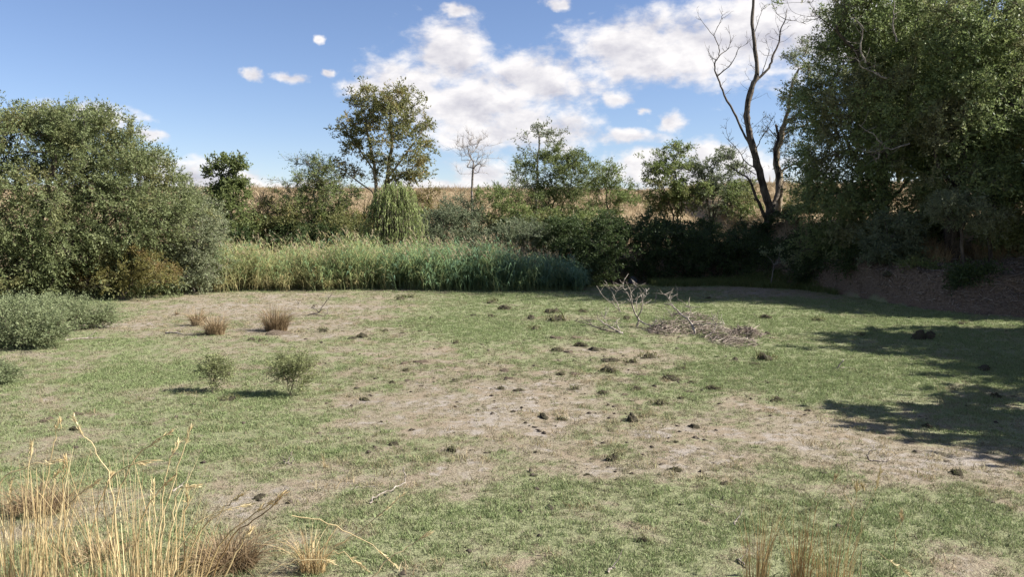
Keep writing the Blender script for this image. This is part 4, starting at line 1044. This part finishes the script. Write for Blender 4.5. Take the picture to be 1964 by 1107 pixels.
def build_wood():
    Y = gnd(1220, 628)[1]
    branch_thing('fallen_branch', 'tall upright forked bleached branch standing in the meadow right of centre', Y, (1222, 628),
        [([(1222,630),(1224,612),(1216,597),(1212,580),(1210,563),(1206,552),(1200,540)], .045, .012),
         ([(1212,580),(1203,562,.1),(1195,550,.15),(1198,536,.2)], .02, .007), ([(1222,610),(1231,592,-.1),(1231,577,-.15),(1227,560,-.2)], .026, .009),
         ([(1231,577,-.15),(1238,567,-.15),(1240,560,-.15)], .014, .006), ([(1210,563),(1218,552,.1),(1222,545,.1)], .013, .005),
         ([(1222,600),(1221,580,.25),(1224,562,.3)], .016, .006),
         ([(1224,614),(1239,622,-.3),(1260,628,-.5),(1247,642,-1.0)], .036, .018), ([(1260,628,-.5),(1278,617,-.6)], .026, .012)], M['drift'], twig=3)
    Y = gnd(1190, 600)[1]
    branch_thing('fallen_branch', 'two thin bare grey branches rising left of the forked branch', Y, (1189, 602),
        [([(1190,604),(1187,594),(1173,582),(1158,570),(1144,548)], .026, .010), ([(1190,604),(1185,586),(1177,568),(1164,544)], .026, .009), ([(1177,568),(1184,557),(1187,552)], .013, .006)], M['drift'], twig=3)
    Y = gnd(1187, 641)[1]
    branch_thing('fallen_branch', 'short forked log lying left of the upright forked branch', Y, (1187, 641),
        [([(1194,640),(1187,637),(1173,629,.1),(1158,620,.2),(1146,611,.3)], .06, .014), ([(1190,637),(1184,624,.1),(1182,616,.1)], .022, .010), ([(1165,624),(1161,612),(1155,604)], .013, .006)], M['drift'], twig=3)
    branch_thing('fallen_branch', 'dark thin branch lying in shadow left of the short forked log', Y+.2, (1140, 632),
        [([(1183,640),(1160,634,.2),(1139,626,.4),(1118,619,.6),(1104,616,.7)], .035, .010), ([(1139,626,.4),(1128,614,.5)], .012, .006)], M['driftdark'], twig=4)
    Y = gnd(1330, 642)[1]
    branch_thing('fallen_branch', 'long bleached branch arching left out of the heap of dead litter', Y, (1332, 640),
        [([(1333,642),(1328,624,.2),(1319,613,.4),(1305,602,.6),(1290,587,.9),(1274,583,1.2)], .05, .016), ([(1305,602,.6),(1284,606,.9)], .018, .008), ([(1290,587,.9),(1282,573,1.0),(1276,564,1.0)], .016, .006),
         ([(1319,613,.4),(1325,594,.5),(1320,588,.5)], .02, .009), ([(1328,624,.2),(1350,622,0),(1390,621,-.3)], .03, .012)], M['drift'], twig=4)
    Y = gnd(1355, 648)[1]
    branch_thing('fallen_branch', 'pale stick leaning up at the right side of the litter heap', Y, (1355, 648),
        [([(1352,647),(1369,636,.1),(1373,621,.15),(1377,604,.2)], .032, .009), ([(1373,621,.15),(1362,612,.2)], .012, .006)], M['drift'], twig=2)
    Y = gnd(1303, 580)[1]
    branch_thing('upright_stick', 'thin crooked stick standing behind the bleached arching branch', Y, (1303, 580), [([(1303,582),(1298,569),(1299,557),(1295,545)], .022, .010)], M['drift'])
    Y = gnd(1257, 580)[1]
    branch_thing('upright_stick', 'short straight stick standing right of the forked branch', Y, (1257, 580), [([(1256,582),(1258,570),(1261,556)], .02, .012)], M['drift'])
    # heap of matted dead litter
    c = gnd(1345, 645); c[2] = float(terrain(c[0], c[1]))
    root = thing('litter_heap', 'low heap of matted brown twigs and dead weeds around the bleached branches', 'heap', c)
    a = Acc(); n = 2700
    lob = [(1430,640,30,8),(1300,628,60,14),(1345,632,60,16),(1380,642,60,16),(1405,655,44,12),(1270,636,30,8),(1330,612,40,10)]
    li = rng.integers(0, len(lob), n); P = np.zeros((n, 3)); hh = np.zeros(n)
    for k, (px, py, rx, ry) in enumerate(lob):
        s = li == k; m = s.sum(); g0 = gnd(px, py); y0, y1 = gnd(px, py+ry)[1], gnd(px, py-ry)[1]
        q = rng.uniform(0, 2*math.pi, m); rr = np.sqrt(rng.uniform(0, 1, m))
        P[s, 0] = g0[0]+rr*np.cos(q)*rx*g0[1]/FPX; P[s, 1] = g0[1]+rr*np.sin(q)*(y1-y0)*.5
        hh[s] = (1-rr**2)*rng.uniform(.06, .17)
    P[:, 2] = terrain(P[:, 0], P[:, 1])+hh*rng.uniform(.2, 1, n)
    d = unit(np.stack([rng.normal(0, 1, n), rng.normal(0, 1, n), rng.normal(0, .35, n)], -1)); L = (rng.uniform(.05, .26, n)*np.where(rng.uniform(0, 1, n) < .06, 2.2, 1))[:, None]
    e = P+d*L; e[:, 2] = np.maximum(e[:, 2], terrain(e[:, 0], e[:, 1])+.005)
    ribbons(a, P-c, e-c, rng.uniform(.004, .011, n), np.repeat(rng.uniform(0, 1, n)**2.2, 4))
    t = link('dead_litter', a.mesh('dead_litter'), M['litter'], root); t['kind'] = 'stuff'
    # lone sticks on the meadow
    Y = gnd(600, 605)[1]
    branch_thing('fallen_branch', 'dark thin branch pointing up right of the rusty grass tussock', Y, (603, 604),
        [([(590,604),(600,602),(612,599),(622,583),(632,570),(638,562)], .03, .008), ([(612,599),(603,592),(595,590)], .02, .008), ([(600,603),(618,606,-.2),(628,602,-.2)], .02, .008)], M['driftdark'], twig=3)
    Y = gnd(572, 592)[1]
    branch_thing('upright_stick', 'small pale twig standing just right of the rusty tussock', Y, (572, 594), [([(571,594),(573,583),(576,573)], .012, .006), ([(573,583),(568,578)], .007, .004)], M['drift'], twig=2)
    Y = gnd(725, 962)[1]
    branch_thing('fallen_stick', 'pale curved stick lying on the near meadow with upturned dark end', Y, (740, 955),
        [([(709,966,-.1),(722,954,0),(742,943,.1),(763,933,.2),(777,925,.25)], .012, .009), ([(777,925,.25),(776,912,.25),(773,896,.25)], .011, .008)], M['drift'])
    Y = gnd(690, 945)[1]
    branch_thing('fallen_stick', 'thin pale twig lying left of the curved stick', Y, (690, 946), [([(662,952),(680,943,.1),(705,938,.15),(725,945,.1)], .007, .004), ([(705,938,.15),(718,934,.2)], .004, .003)], M['drift'])
    Y = gnd(552, 890)[1]
    branch_thing('broken_twig', 'small bleached broken twig on the green near meadow', Y, (552, 890), [([(543,884),(552,889),(560,890)], .016, .012), ([(552,888),(556,878),(560,868)], .010, .006), ([(560,889),(562,880)], .008, .005), ([(547,884),(540,876)], .006, .004)], M['drift'])
    Y = gnd(1612, 710)[1]
    branch_thing('broken_twig', 'pale piece of wood standing at the edge of the right shadow', Y, (1610, 710), [([(1605,712),(1609,702),(1618,690)], .028, .014), ([(1612,706),(1632,708,.1),(1650,718,-.3)], .014, .006), ([(1606,712),(1640,720,-.2)], .010, .005)], M['drift'])
    Y = gnd(1680, 886)[1]
    branch_thing('fallen_stick', 'pale peeled stick with raised tip by the near shadow edge', Y, (1680, 886), [([(1662,874),(1672,884),(1690,886),(1706,884)], .018, .010), ([(1664,876),(1672,862),(1678,852)], .008, .004)], M['drift'])
    Y = gnd(1372, 975)[1]
    branch_thing('fallen_stick', 'short curved twig on the near green turf', Y, (1372, 980), [([(1362,966),(1370,972),(1374,984)], .008, .005), ([(1356,990),(1368,988),(1380,993)], .006, .004)], M['drift'])
    for (px, py, x2, y2, lb) in ((1165,1101,1182,1094,'short pale stick at the bottom edge of the meadow'), (1413,1078,1432,1090,'short pale stick left of the reddish grass clump'),
                                 (1410,1012,1416,1006,'tiny pale chip of wood above the reddish grass clump'), (330,948,352,938,'thin bleached twig behind the tall golden grass'),
                                 (38,655,66,651,'pale thin stick on the ground near the wide low bush'), (318,640,352,644,'pale stick lying left of the straw tussocks'), (125,655,200,650,'long pale stick on the ground beside the low sage bushes')):
        Y = gnd((px+x2)/2, max(py, y2))[1]
        p0, p1 = gnd(px, py), gnd(x2, y2)
        m = (p0+p1)/2; m[2] = float(terrain(m[0], m[1]))
        root = thing('fallen_stick', lb, 'stick', m); w = Acc()
        r = .010 if Y < 9 else .022
        P = smooth_line([p0+(0, 0, r), (p0+p1)/2+(0, 0.04, r*1.6), p1+(0, 0, r)], 4, .004); P[:, 2] += terrain(P[:, 0], P[:, 1])
        tube(w, P-m, np.linspace(r, r*.5, len(P)), 6, .5); link('stem', w.mesh('stem', True), M['drift'], root)
        tube(w2 := Acc(), np.array([P[4], P[4]+(.05, .02, .05), P[4]+(.08, .03, .12)])-m if Y < 9 else np.array([P[4], P[4]+(.1, .05, .06), P[4]+(.16, .08, .14)])-m, [r*.5, r*.35, r*.2], 5, .5)
        link('side_twig', w2.mesh('side_twig', True), M['drift'], root)
    # lump added in place of an unidentified pale blotch in the shade
    c = np.array((at(1214, 520, 32.6)[0], 32.6, 0)); c[2] = float(terrain(c[0], c[1]))
    lump_thing('blotch_lump', 'made-up lump standing for an unidentified pale blotch in the dark shade behind the upright forked branch', 'blotch_lump', c, (.20, .14, .24), 5)

# ------------------------------------------------------------------ clods and lumps
def lump(seed, sub=3, rough=.35, flat=1.0):
    import bmesh
    bm = bmesh.new(); bmesh.ops.create_icosphere(bm, subdivisions=sub, radius=1.0)
    r = np.random.default_rng(seed); ph = r.uniform(0, 10, 9)
    for v in bm.verts:
        x, y, z = v.co
        k = 1+rough*(.55*math.sin(2.3*x+ph[0])*math.sin(2.9*y+ph[1])+.4*math.sin(5.1*y+ph[2]+2*z)*math.sin(4.7*x+ph[3])+.3*math.sin(9*x+ph[4])*math.sin(8*y+ph[5]+3*z))+r.normal(0, .055)
        v.co *= k
        if v.co.z < 0: v.co.z *= .3
        v.co.z *= flat
    me = bpy.data.meshes.new('lump'); bm.to_mesh(me); bm.free()
    return me
def clod_mesh(seed, hgt=1.0):
    """a broken heap: a few rough lumps grown together and crumbs round them"""
    r = np.random.default_rng(seed); V = []; F = []; off = 0
    for k in range(8):
        me = lump(seed*20+k, 2, .6)
        co = np.zeros(len(me.vertices)*3); me.vertices.foreach_get('co', co); co = co.reshape(-1, 3)
        a = r.uniform(0, 6.28)
        if k < 8: q = r.uniform(0, .42); sz = r.uniform(.25, .55); zz = .55*hgt*r.uniform(.6, 1.6)
        else: q = r.uniform(.6, 1.25); sz = r.uniform(.05, .14); zz = sz*.9
        co = co*np.array((sz, sz*r.uniform(.6, 1), zz))+np.array((q*math.cos(a), q*math.sin(a), 0))
        V.append(co); F += [tuple(off+i for i in p.vertices) for p in me.polygons]; off += len(co)
        bpy.data.meshes.remove(me)
    return np_mesh('clod', np.concatenate(V), None, np.array(F))
def lump_thing(name, label, cat, loc, size, seed):
    m = soil_mat('blotch_grey', (.09, .092, .10), (.17, .172, .18))
    me = lump(seed, 3, .25); me.name = name
    for p in me.polygons: p.use_smooth = True
    o = link(name, me, m); o.location = tuple(float(q) for q in loc); o.scale = size; tag(o, label, cat)
    return o
CL = [ # (px, py, width px, kind) kind 0 dark, 1 brown, 2 turfy
 (1018,607,28,0),(1060,597,30,0),(1069,612,36,2),(1118,596,22,0),(1024,628,22,2),(1068,645,30,1),(1104,646,26,1),(1068,669,26,0),(1089,672,26,1),(1114,660,28,0),(1138,668,30,0),(1158,668,10,0),
 (1173,689,36,0),(1168,710,32,0),(1103,715,28,1),(1075,716,18,0),(1244,683,32,2),(1211,691,24,2),(1230,715,22,1),(1285,723,34,0),(1308,704,20,2),(1327,730,18,0),(1322,746,22,1),(1218,744,28,0),
 (1200,754,20,1),(1157,753,20,0),(1103,745,20,2),(1368,741,32,0),(1306,758,14,2),(1265,771,26,2),(1041,798,32,0),(1076,802,20,2),(1211,803,38,0),(1230,796,14,2),(1330,817,28,0),(1488,764,30,0),
 (1409,687,24,0),(1448,695,18,0),(1466,687,36,2),(1469,608,26,0),(1471,636,22,0),(1439,630,26,0),(1441,643,36,0),(1202,609,26,0),(1359,570,16,0),
 (768,571,22,2),(789,566,18,2),(827,607,14,0),(780,616,12,1),(820,622,12,0),(739,633,14,0),(754,641,14,1),(771,637,12,0),(806,633,11,0),(677,647,18,0),(695,643,24,0),(628,618,11,1),(620,633,20,2),
 (482,649,20,0),(498,651,18,2),(875,655,18,2),(775,693,24,1),(807,691,34,1),(780,707,20,0),(780,725,20,1),(752,730,14,0),(871,727,20,0),(698,762,22,0),(755,851,22,0),(866,862,26,2),(445,763,26,2),
 (947,781,14,1),(1177,878,34,2),(1297,902,26,0),(1389,926,22,0),(1295,847,14,0),(1271,826,11,1),(1026,1040,16,1),(1235,1034,28,2),(1126,908,12,0),
 (1771,646,52,0),(1846,619,24,0),(1888,704,40,0),(1910,758,24,0),(1779,814,22,0),(1836,904,34,0),(1548,785,11,0),(968,590,28,0),(910,602,20,0),(943,603,18,0),(945,578,22,2),(1026,628,18,2),
 (970,708,30,1),(978,722,24,1),(995,748,24,0),(962,744,20,0),(500,950,28,0),(150,792,26,1),(92,804,34,1),(143,820,24,0),(425,764,16,2),(1650,640,18,2),(1570,612,22,2),(1700,575,20,2)]
def build_clods():
    protos = []
    for k in range(6): 
        me = clod_mesh(60+k); me.materials.append(M['clod']); protos.append(me)
    protob = []
    for k in range(4):
        me = clod_mesh(80+k, .75); me.materials.append(M['clodbrown']); protob.append(me)
    tufts = []
    for k in range(3):
        V, Q, T, tn = clump(46, .95, .55, .07, 1.0, 300+k)
        V[:, 2] += .55*np.clip(1-(V[:, 0]**2+V[:, 1]**2), 0, 1)
        tufts.append(np_mesh('turf_tuft', V, Q, T, {'tint': tn}))
    mt = leaf_mat('clod_turf', [(.08, .075, .03), (.13, .14, .055), (.24, .21, .11)])
    for m in tufts: m.materials.append(mt)
    zones = [(lambda x, y: 1000 <= x < 1170 and y < 680, 'among the clods left of the fallen branches', 'earth clods left of the fallen branches'),
             (lambda x, y: 1050 <= x < 1400 and 680 <= y < 765, 'among the clods below the fallen branches', 'earth clods below the fallen branches'),
             (lambda x, y: 1390 <= x < 1600 and y < 700, 'among the clods right of the litter heap', 'earth clods right of the litter heap'),
             (lambda x, y: 600 <= x < 900 and y < 660, 'among the small clods nearest the reeds', 'earth clods on the far meadow'),
             (lambda x, y: 690 <= x < 1000 and 660 <= y < 775, 'among the flat clods left of centre', 'clods on the dry patch left of centre'),
             (lambda x, y: 900 <= x < 1000 and y < 640, 'among the clods by the far shadow', 'clods near the far shadow'),
             (lambda x, y: x >= 1600, 'among the clods by the right-hand shadow', 'clods by the right-hand shadow'),
             (lambda x, y: 730 <= x < 1600 and y >= 765, 'among the clods on the near bare ground', 'clods on the bare foreground'),
             (lambda x, y: True, 'among the clods on the left meadow', 'clods on the left meadow')]
    ORD = ['leftmost', 'second from left', 'third from left', 'fourth from left', 'fifth from left', 'sixth from left', 'seventh from left', 'eighth from left', 'ninth from left', 'tenth from left'] + ['%s from left' % q for q in
           ('eleventh', 'twelfth', 'thirteenth', 'fourteenth', 'fifteenth', 'sixteenth', 'seventeenth', 'eighteenth', 'nineteenth', 'twentieth', 'twenty-first', 'twenty-second')]
    members = {}
    for i, c in enumerate(CL):
        z = next(k for k, q in enumerate(zones) if q[0](c[0], c[1])); members.setdefault(z, []).append((c[0], i))
    names = {}
    for z, m in members.items():
        for k, (_, i) in enumerate(sorted(m)):
            c = CL[i]; look = ('dark', 'flat brown', 'grassy')[c[3]]
            names[i] = ('%s earth clod, %s %s' % (look, ORD[k], zones[z][1]), zones[z][2])
    for i, (px, py, wpx, kd) in enumerate(CL):
        p = gnd(px, py+4); z = float(terrain(p[0], p[1]))
        r = wpx*p[1]/FPX*.74
        lb, gp = names[i]
        o = thing('earth_clod', lb, 'clod', (p[0], p[1], z), gp, rng.uniform(0, 6.28))
        src = protob[i % 4] if kd == 1 else protos[i % 6]
        hgt = r*(.50 if kd != 1 else .36)*rng.uniform(.8, 1.25)
        q = link('soil', src, None, o); q.scale = (r*.9, r*rng.uniform(.6, .95), hgt); q.location = (0, 0, -hgt*.1)
        if kd == 2 or (kd == 0 and i % 2):
            t = link('turf_tuft', tufts[i % 3], None, o); t['kind'] = 'stuff'; s = r*(1.0 if kd == 2 else .8); t.scale = (s, s, s*(.7 if kd == 2 else .55))
build_clods()

build_wood()
def build_crumbs():
    C = np.array([(*gnd(c[0], c[1]+4)[:2], c[2]) for c in CL])
    n = 1500
    k = rng.integers(0, len(C), n); sp = np.where(rng.uniform(0, 1, n) < .5, .4, 1.6)
    x = C[k, 0]+rng.normal(0, 1, n)*sp; y = C[k, 1]+rng.normal(0, 1, n)*sp*1.3
    ok = (bank_d(x, y) < -1) & (y > 4.5); x, y = x[ok], y[ok]
    var = []
    for q in range(4):
        me = lump(700+q, 1, .7); V = np.zeros(len(me.vertices)*3); me.vertices.foreach_get('co', V)
        T = np.array([tuple(p.vertices) for p in me.polygons]); bpy.data.meshes.remove(me)
        V = V.reshape(-1, 3)*np.array((1, .75, .5))+rng.normal(0, .16, (len(V)//3, 3)); var.append((V, np.zeros((0, 4), int), T, rng.uniform(0, 1, len(V))))
    mat = cover_mat('soil_crumb', [((.040,.032,.024),(.100,.080,.060)), ((.080,.062,.046),(.170,.138,.105))])
    o = scatter('soil_crumbs', np.column_stack([x, y, terrain(x, y)]), .008+.034*rng.uniform(0, 1, len(x))**3.2, rng.uniform(0, 1, len(x)), var, mat, 'small dark crumbs of dug-up soil scattered over the meadow')
    o['category'] = 'soil'
    n = 5200
    y = rng.uniform(4.5, 30, n)**1.0; x = rng.uniform(-1, 1, n)*(y*.66+.5)
    f = fbm(x*.8, y*.8, 83, 3); ok = (bank_d(x, y) < -.6) & (rng.uniform(0, 1, n) < sstep(.38, .70, f)); x, y = x[ok], y[ok]
    var = [clump(26, .07, .05, .005, 1.7, 500+k) for k in range(4)]
    gr = cover(x, y)
    mat = cover_mat('meadow_tuft_blade', [((.180,.130,.070),(.440,.350,.220)), ((.070,.105,.038),(.200,.240,.105))])
    scatter('meadow_tufts', np.column_stack([x, y, terrain(x, y)]), rng.uniform(.5, 1.5, len(x)), np.clip(gr+rng.normal(0, .3, len(x)), 0, 1), var, mat, 'small rough grass tufts dotted over the short turf')
build_crumbs()
# ------------------------------------------------------------------ tall and tufted dry grass
def blades(acc, B, D, H, W, bend, tint, k=6, flop=0.0):
    """ribbon blades: base points, unit lean direction, height, width, bend"""
    n = len(B); u = np.linspace(0, 1, k)[None, :, None]
    H = np.broadcast_to(H, (n,))[:, None, None]; bend = np.broadcast_to(bend, (n,))[:, None, None]; W = np.broadcast_to(W, (n,))[:, None, None]
    up = np.array((0, 0, 1.0))
    D = D[:, None, :]
    P = B[:, None, :]+D*H*(bend*u**1.7)+up*H*(u-flop*bend*u**2.4*.55)
    side = unit(np.cross(D, up)+rng.normal(0, .5, (n, 1, 3)))
    w = W*(1-.8*u**1.5)*.5
    V = np.stack([P-side*w, P+side*w], 2)
    i = (np.arange(n)[:, None]*k+np.arange(k-1)[None, :])*2
    Q = np.stack([i, i+1, i+3, i+2], -1).reshape(-1, 4)
    acc.add(V.reshape(-1, 3), Q, None, np.repeat(tint, 2*k))
def tussock(name, label, base, rad, n, H, bend, mat, W=.006, tint=(0, 1), flop=1.0, group=None, dirbias=(0, 0), tpow=1.0):
    b = np.array(base, float); b[2] = float(terrain(b[0], b[1]))
    root = thing(name, label, 'grass clump', b, group)
    q = rng.uniform(0, 2*math.pi, n); rr = np.sqrt(rng.uniform(0, 1, n))
    B = np.stack([rr*np.cos(q)*rad[0], rr*np.sin(q)*rad[1], np.zeros(n)], -1)
    B[:, 2] = terrain(B[:, 0]+b[0], B[:, 1]+b[1])-b[2]-.01
    D = unit(np.stack([np.cos(q)+dirbias[0]+rng.normal(0, .5, n), np.sin(q)+dirbias[1]+rng.normal(0, .5, n), 0*q], -1))
    a = Acc(); blades(a, B, D, H*rng.uniform(.35, 1.1, n), W*rng.uniform(.6, 1.3, n), bend*rng.uniform(.1, 1.2, n), tint[0]+(tint[1]-tint[0])*rng.uniform(0, 1, n)**tpow, 6, flop)
    link('blades', a.mesh('blades'), mat, root)
    return root, b
def long_stems(root, b, paths, mat, r=.0055, head=True):
    """single tall stems given by pixel polylines at the clump's depth; each is a part"""
    for (pp, dy, t) in paths:
        P = [at(q[0], q[1], b[1]+dy) for q in pp]
        P = smooth_line(P, 5, .006); w = Acc()
        tube(w, P-b, np.linspace(r, r*.45, len(P)), 4, t)
        if head:
            d = P[-1]-P[-3]; d = d/np.linalg.norm(d); m = 26
            f = rng.uniform(0, 1, (m, 1)); bp = P[-1]*(1-f)+P[-4]*f
            leaves(w, bp-b, d+rng.normal(0, .26, (m, 3)), .05, .007, np.full(m, min(1, t+.1)))
        link('stem', w.mesh('stem'), mat, root)
def build_grass_clumps():
    def px_tus(name, label, px, py, wpx, hpx, n, mat, **k):
        g0 = gnd(px, py); s = g0[1]/FPX
        return tussock(name, label, g0, (wpx*s*.28, wpx*s*.22), n, hpx*s, k.pop('bend', .75), mat, **k)
    px_tus('grass_tussock', 'straw tussock, smaller left one of the two pale tussocks', 380, 624, 42, 44, 300, M['rust'], W=.012, tint=(.35, 1))
    px_tus('grass_tussock', 'straw tussock with dark base, right one of the two pale tussocks', 413, 642, 62, 48, 420, M['rust'], W=.012, tint=(.25, 1))
    px_tus('grass_tussock', 'large rusty-brown tussock on a raised pale clod left of centre', 530, 634, 76, 58, 620, M['rust'], W=.012, tint=(0, .8), dirbias=(.3, 0))
    px_tus('grass_tussock', 'tiny brown tuft left of the straw tussocks', 339, 604, 12, 11, 50, M['rust'], W=.012)
    g0 = gnd(540, 640); g0[2] = float(terrain(g0[0], g0[1]))
    o = thing('earth_mound', 'pale dry earth mound under the rusty-brown tussock', 'mound', g0); me = clod_mesh(99, .6); me.materials.append(M['clodbrown'])
    q = link('soil', me, None, o); q.scale = (.50, .42, .14); q.rotation_euler = (0, 0, .7)
    # foreground, left: tall golden clumps
    r, b = tussock('tall_grass_clump', 'upright golden grass clump in the bottom left corner', at(50, 1150, 5.0), (.30, .26), 230, .88, .30, M['straw'], W=.0055, tint=(.25, 1), flop=.3)
    long_stems(r, b, [([(40,1120),(48,1000),(56,900),(62,850)], 0, .8), ([(20,1120),(22,1010),(22,930)], .1, .6), ([(84,1130),(96,1000),(104,930),(110,905)], -.1, .8), ([(-40,1010),(0,925),(60,895),(120,880)], .1, .9), ([(125,1130),(122,960),(128,880)], 0, .5), ([(70,1120),(82,960),(104,850),(120,810)], .2, .7)], M['straw'])
    r, b = tussock('tall_grass_clump', 'tallest golden grass clump with long seed stems, bottom left', at(262, 1160, 4.9), (.42, .24), 210, .88, .42, M['straw'], W=.006, tint=(.2, 1), flop=.4)
    long_stems(r, b, [([(228,1130),(222,1010),(210,920),(180,860),(140,804)], 0, .9), ([(300,1130),(318,980),(345,880),(370,820)], .1, 1.0), ([(318,1130),(330,1000),(345,940),(378,930)], -.1, .9), ([(292,1130),(296,1020),(296,920)], 0, .9),
                      ([(128,1130),(125,1010),(140,960),(190,925)], 0, .7), ([(205,1130),(218,990),(260,880),(330,825)], .1, .7), ([(300,1130),(312,960),(322,900),(340,850)], .2, .9), ([(245,1130),(270,1000),(300,950),(330,915)], .1, .6),
                      ([(230,1120),(200,960),(230,905),(300,880)], .1, .8), ([(170,1130),(178,1000),(205,930),(212,915)], .2, .6), ([(350,1130),(352,1000),(362,940)], .1, .6)], M['straw'], r=.0062)
    r, b = tussock('tall_grass_clump', 'golden stems leaning right over the brown flattened tussock', at(350, 1150, 4.9), (.16, .16), 90, .5, .8, M['straw'], W=.006, tint=(.3, 1), flop=.5, dirbias=(1.6, 0))
    long_stems(r, b, [([(325,1130),(350,1040),(400,990),(480,968)], 0, 1.0), ([(385,1130),(420,1050),(460,1005),(540,950)], -.1, .5), ([(400,1130),(440,1040),(500,990),(545,945)], .05, .1), ([(330,1130),(380,1030),(430,975),(468,950)], .1, .8), ([(420,1125),(460,1050),(480,1020)], 0, .7)], M['straw'], r=.0062)
    px_tus('grass_tussock', 'flattened brown tussock behind the leaning golden stems', 440, 1090, 190, 95, 700, M['rust'], W=.006, tint=(0, .7), bend=1.3, flop=1.0)
    px_tus('grass_tussock', 'flattened rusty tussock behind the corner grass clump at left', 75, 985, 190, 80, 600, M['rust'], W=.006, tint=(0, .7), bend=1.2, flop=1.0)
    px_tus('grass_tussock', 'thin straw mat between the two golden clumps, bottom left', 190, 1070, 170, 55, 300, M['rust'], W=.005, tint=(.2, .9), bend=1.4, flop=1.0)
    r, b = px_tus('grass_tussock', 'small splayed straw tussock at the bottom left of centre', 600, 1100, 90, 105, 190, M['straw'], W=.005, tint=(0, .9), bend=.75, flop=.7)
    long_stems(r, b, [([(640,1050),(690,1020),(770,950)], .2, .8), ([(700,1125),(740,1080),(790,1045),(822,1028)], -.3, 1.0), ([(480,1125),(540,1085),(600,1075),(640,1078)], -.2, .9), ([(560,990),(630,1005),(700,1040),(760,1085)], .1, .8), ([(600,1080),(650,1060),(700,1090)], 0, .7)], M['straw'])
    px_tus('grass_tussock', 'single sprig of dry grass beside the bleached broken twig', 625, 896, 16, 44, 14, M['straw'], W=.004, bend=.4)
    # foreground, right
    px_tus('tall_grass_clump', 'narrow upright ochre grass clump, left of three at bottom right', 1450, 1135, 80, 190, 90, M['orange'], W=.005, tint=(.2, 1), bend=.26, flop=.2)
    px_tus('tall_grass_clump', 'narrow reddish-orange grass clump, middle of three at bottom right', 1535, 1135, 76, 175, 80, M['orange'], W=.005, tint=(0, .5), bend=.30, flop=.2, dirbias=(.5, 0))
    r, b = px_tus('tall_grass_clump', 'loose thin grass clump with tall arching stems, right of three at bottom right', 1600, 1140, 130, 170, 90, M['orange'], W=.0045, tint=(.1, 1), bend=.35, flop=.3, dirbias=(.5, 0))
    long_stems(r, b, [([(1625,1140),(1640,1050),(1665,970),(1690,905)], 0, 1.0), ([(1600,1140),(1625,1010),(1640,960),(1640,930)], .1, .9), ([(1545,1130),(1565,980),(1590,935),(1605,920)], .2, .7), ([(1650,1130),(1655,1060),(1690,1065),(1740,1105)], -.1, .9), ([(1640,1000),(1620,940),(1640,925),(1660,930)], .2, 1.0), ([(1715,1055),(1722,1020),(1728,990)], .1, .8)], M['orange'], r=.003)
    for i, (px, py, w, h) in enumerate(((1795,520,60,40),(1900,500,70,50),(1940,490,70,50),(1770,480,60,60),(1850,505,50,30))):
        Y = 25.0+i*.3; p = at(px, py, Y)
        tussock('grass_tussock', ['golden dry tuft at the top of the sunlit earth bank','golden dry tuft right of the thick dark trunk','golden dry tuft at the right edge under the trees','tall golden tuft left of the thick dark trunk','low golden tuft at the foot of the thick dark trunk'][i],
                p, (w*Y/FPX*.4, .4), 260, h*Y/FPX, .6, M['hillgrass'], W=.014)
build_grass_clumps()

def build_bank_litter():
    n = 9000
    x = rng.uniform(9.5, 20, n); y = np.interp(x, BX, BY)+rng.uniform(-.4, 4.5, n)
    P = np.column_stack([x, y, terrain(x, y)+.01])
    d = unit(np.stack([rng.normal(0, 1, n), rng.normal(0, 1, n), rng.normal(.1, .3, n)], -1)); L = rng.uniform(.05, .3, n)[:, None]
    a = Acc(); ribbons(a, P, P+d*L, rng.uniform(.005, .014, n), np.repeat(rng.uniform(0, 1, n)**1.3, 4))
    tag(link('bank_litter', a.mesh('bank_litter'), M['litter']), 'dead twigs and straw strewn over the earth bank', 'litter', kind='stuff')
    n = 2600
    x = rng.uniform(5.5, 11.0, n); y = np.interp(x, BX, BY)-rng.uniform(-.6, 1.2, n)
    P = np.column_stack([x, y, terrain(x, y)])
    V = [clump(10, .10, .22, .016, .8, 400+k) for k in range(3)]
    mat = cover_mat('edge_weeds_leaf', [((.09, .11, .03), (.20, .20, .08)), ((.06, .09, .025), (.15, .19, .07))])
    scatter('edge_weeds', P, rng.uniform(.4, 1.3, n), rng.uniform(0, 1, n), V, mat, 'low green weeds along the foot of the shaded bank')
build_bank_litter()
